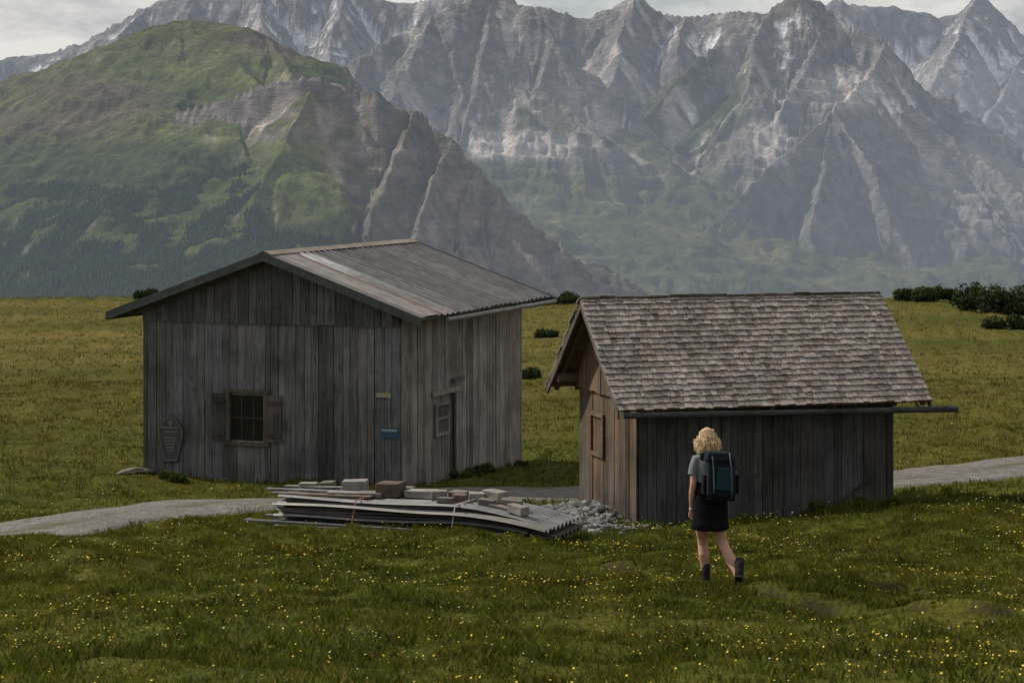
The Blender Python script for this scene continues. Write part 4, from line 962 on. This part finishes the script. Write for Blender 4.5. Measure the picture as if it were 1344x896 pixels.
for i in range(950):
    th=random.uniform(0,2*math.pi); ph=math.acos(random.uniform(-0.85,1)); n_=Vector((math.sin(ph)*math.cos(th),math.sin(ph)*math.sin(th),math.cos(ph)))
    if n_.y>0.45 and n_.z<0.55: continue
    st0=hc+Vector((n_.x*0.072,n_.y*0.088,n_.z*0.095)); ln=random.uniform(0.04,0.085)*(1.25 if n_.z<0.3 else 0.7)
    dirn=(n_*0.9+Vector((random.uniform(-.4,.4),random.uniform(-.4,.4),-0.35-0.3*random.random()))).normalized()
    s_=dirn.cross(Vector((0.3,0.2,1))).normalized(); u_=dirn.cross(s_); ra_=random.uniform(0.006,0.014); f0=random.uniform(0,6.28); tw=random.choice((-1,1))*random.uniform(1.4,2.4)*2*math.pi
    pts=[]
    for j in range(13):
        q=j/12; g_=Vector((0,0,-0.03*q*q)); pts.append(st0+dirn*ln*q+g_+(s_*math.cos(f0+tw*q)+u_*math.sin(f0+tw*q))*ra_*min(1,q*4))
    k=random.uniform(0.5,1.25); tube(mb,pts,[0.0042*(1-0.6*j/12) for j in range(13)],3,(0.78*k,0.60*k,0.36*k),cap=False)
mb.obj('curly_hair',hm,HK,smooth=True)
sph('hair_cap',hc+Vector((0,-0.014,0.008)),1,plain_mat('hair_base',(0.36,0.25,0.13),0.7,0.4,90,bm=1.0,bd=0.01),HK,(0.082,0.095,0.106))
BPk=empty('backpack'); BPk.parent=HK
nav=cloth('navy_ripstop',(0.012,0.018,0.025),0.8); teal=cloth('teal_ripstop',(0.015,0.035,0.045),0.8); blk=cloth('black_webbing',(0.008,0.008,0.009)); lite=cloth('grey_webbing',(0.10,0.11,0.11))
def rbox(name,c,s,mat,taper=0.0,rot=(0,0,0),sub=2,bev=0.3):
    bm=bmesh.new(); bmesh.ops.create_cube(bm,size=1)
    bmesh.ops.subdivide_edges(bm,edges=bm.edges,cuts=1,use_grid_fill=True)
    Rm=Matrix.Rotation(rot[2],3,'Z')@Matrix.Rotation(rot[1],3,'Y')@Matrix.Rotation(rot[0],3,'X')
    for v in bm.verts:
        k=1-taper*(v.co.z+0.5); q=Vector((v.co.x*s[0]*k,v.co.y*s[1]*k,v.co.z*s[2]))
        q+=Vector((random.uniform(-1,1),random.uniform(-1,1),random.uniform(-1,1)))*0.007
        v.co=Vector(hp(*c))+Rm@q
    me=bpy.data.meshes.new(name); bm.to_mesh(me); bm.free(); me.materials.append(mat)
    for p_ in me.polygons: p_.use_smooth=True
    o=bpy.data.objects.new(name,me); S.collection.objects.link(o); o.parent=BPk
    md=o.modifiers.new('bv','BEVEL'); md.width=min(s)*bev*0.5; md.segments=2; md.limit_method='ANGLE'
    md=o.modifiers.new('ss','SUBSURF'); md.levels=sub; md.render_levels=sub
    return o
r0=(-0.08,0.05,0.12)
rbox('main_bag',(0.06,-0.20,1.18),(0.31,0.20,0.42),nav,0.02,r0)
rbox('top_lid',(0.04,-0.19,1.395),(0.29,0.22,0.10),nav,0.15,r0)
rbox('front_pocket',(0.10,-0.300,1.17),(0.19,0.06,0.24),teal,0.1,r0)
rbox('side_pocket',(0.225,-0.19,1.10),(0.06,0.13,0.20),blk,0.1,r0)
rbox('side_pocket',(-0.095,-0.20,1.10),(0.06,0.13,0.20),blk,0.1,r0)
rbox('bottom_compartment',(0.065,-0.20,0.985),(0.28,0.19,0.10),blk,-0.05,r0)
mb=MB()
for sx in (-0.115,0.085):
    tube(mb,[hp(sx,-0.10,1.34),hp(sx,-0.03,1.40),hp(sx,0.06,1.385),hp(sx*1.05,0.125,1.30),hp(sx*1.1,0.135,1.18),hp(sx*1.4,0.06,1.04),hp(sx*1.5,-0.08,1.0)],[(0.024,0.008)]*7,8)
loft(mb,[(hp(-0.02,0.0,0.975),0.172,0.130),(hp(-0.02,0.0,1.02),0.164,0.126)])
mb.obj('shoulder_straps_and_hip_belt',blk,BPk,smooth=True)
mb=MB()
for sx in (-0.03,0.155): tube(mb,[hp(sx,-0.26,1.44),hp(sx,-0.318,1.40),hp(sx+.01,-0.338,1.28),hp(sx+.015,-0.338,1.08),hp(sx+.015,-0.29,0.96)],[(0.007,0.004)]*5,6)
mb.obj('compression_straps',lite,BPk,smooth=True)

# ---------------- sky, sun, camera -----------------
az=math.radians(-66); el=math.radians(40)
w=bpy.data.worlds.new('World'); S.world=w; w.use_nodes=True; t=NT(w); bg=t.n['Background']
sky=t.add('ShaderNodeTexSky'); sky.sky_type='NISHITA'; sky.sun_disc=False; sky.sun_elevation=el; sky.sun_rotation=az; sky.altitude=1900; sky.air_density=1.2; sky.dust_density=2
tc=t.add('ShaderNodeTexCoord').outputs['Generated']
n=t.noise(t.mul3(tc,(1.0,1.0,3.0)),2.6,8,0.6,0.3)
cl=t.ramp(n,[(0.30,0.62),(0.55,1.0),(0.72,1.0)])
n2=t.noise(t.mul3(tc,(1.0,1.0,3.2)),14.0,7,0.6)
cc=t.ramp(n2,[(0.35,(4.9,5.0,5.3)),(0.6,(9.2,9.0,8.6))])
t.link(t.mix(cl,sky.outputs[0],cc),bg.inputs[0]); bg.inputs[1].default_value=0.085
sun=bpy.data.lights.new('sun','SUN'); sun.energy=4.6; sun.angle=math.radians(1.0); sun.color=(1.0,0.93,0.82)
so_=bpy.data.objects.new('sun',sun); S.collection.objects.link(so_)
dv_=Vector((math.sin(az)*math.cos(el),math.cos(az)*math.cos(el),math.sin(el))); so_.rotation_euler=dv_.to_track_quat('Z','Y').to_euler(); so_.location=(-30,10,40)
cam=bpy.data.cameras.new('camera'); cam.lens=F/1344*36; cam.sensor_width=36; cam.shift_y=-248/1344; cam.clip_end=40000; cam.clip_start=0.1
co=bpy.data.objects.new('camera',cam); S.collection.objects.link(co); co.location=(0,0,0); co.rotation_euler=(math.radians(90),0,0); S.camera=co
S.view_settings.view_transform='Standard'; S.view_settings.look='None'; S.view_settings.exposure=0
print('done')
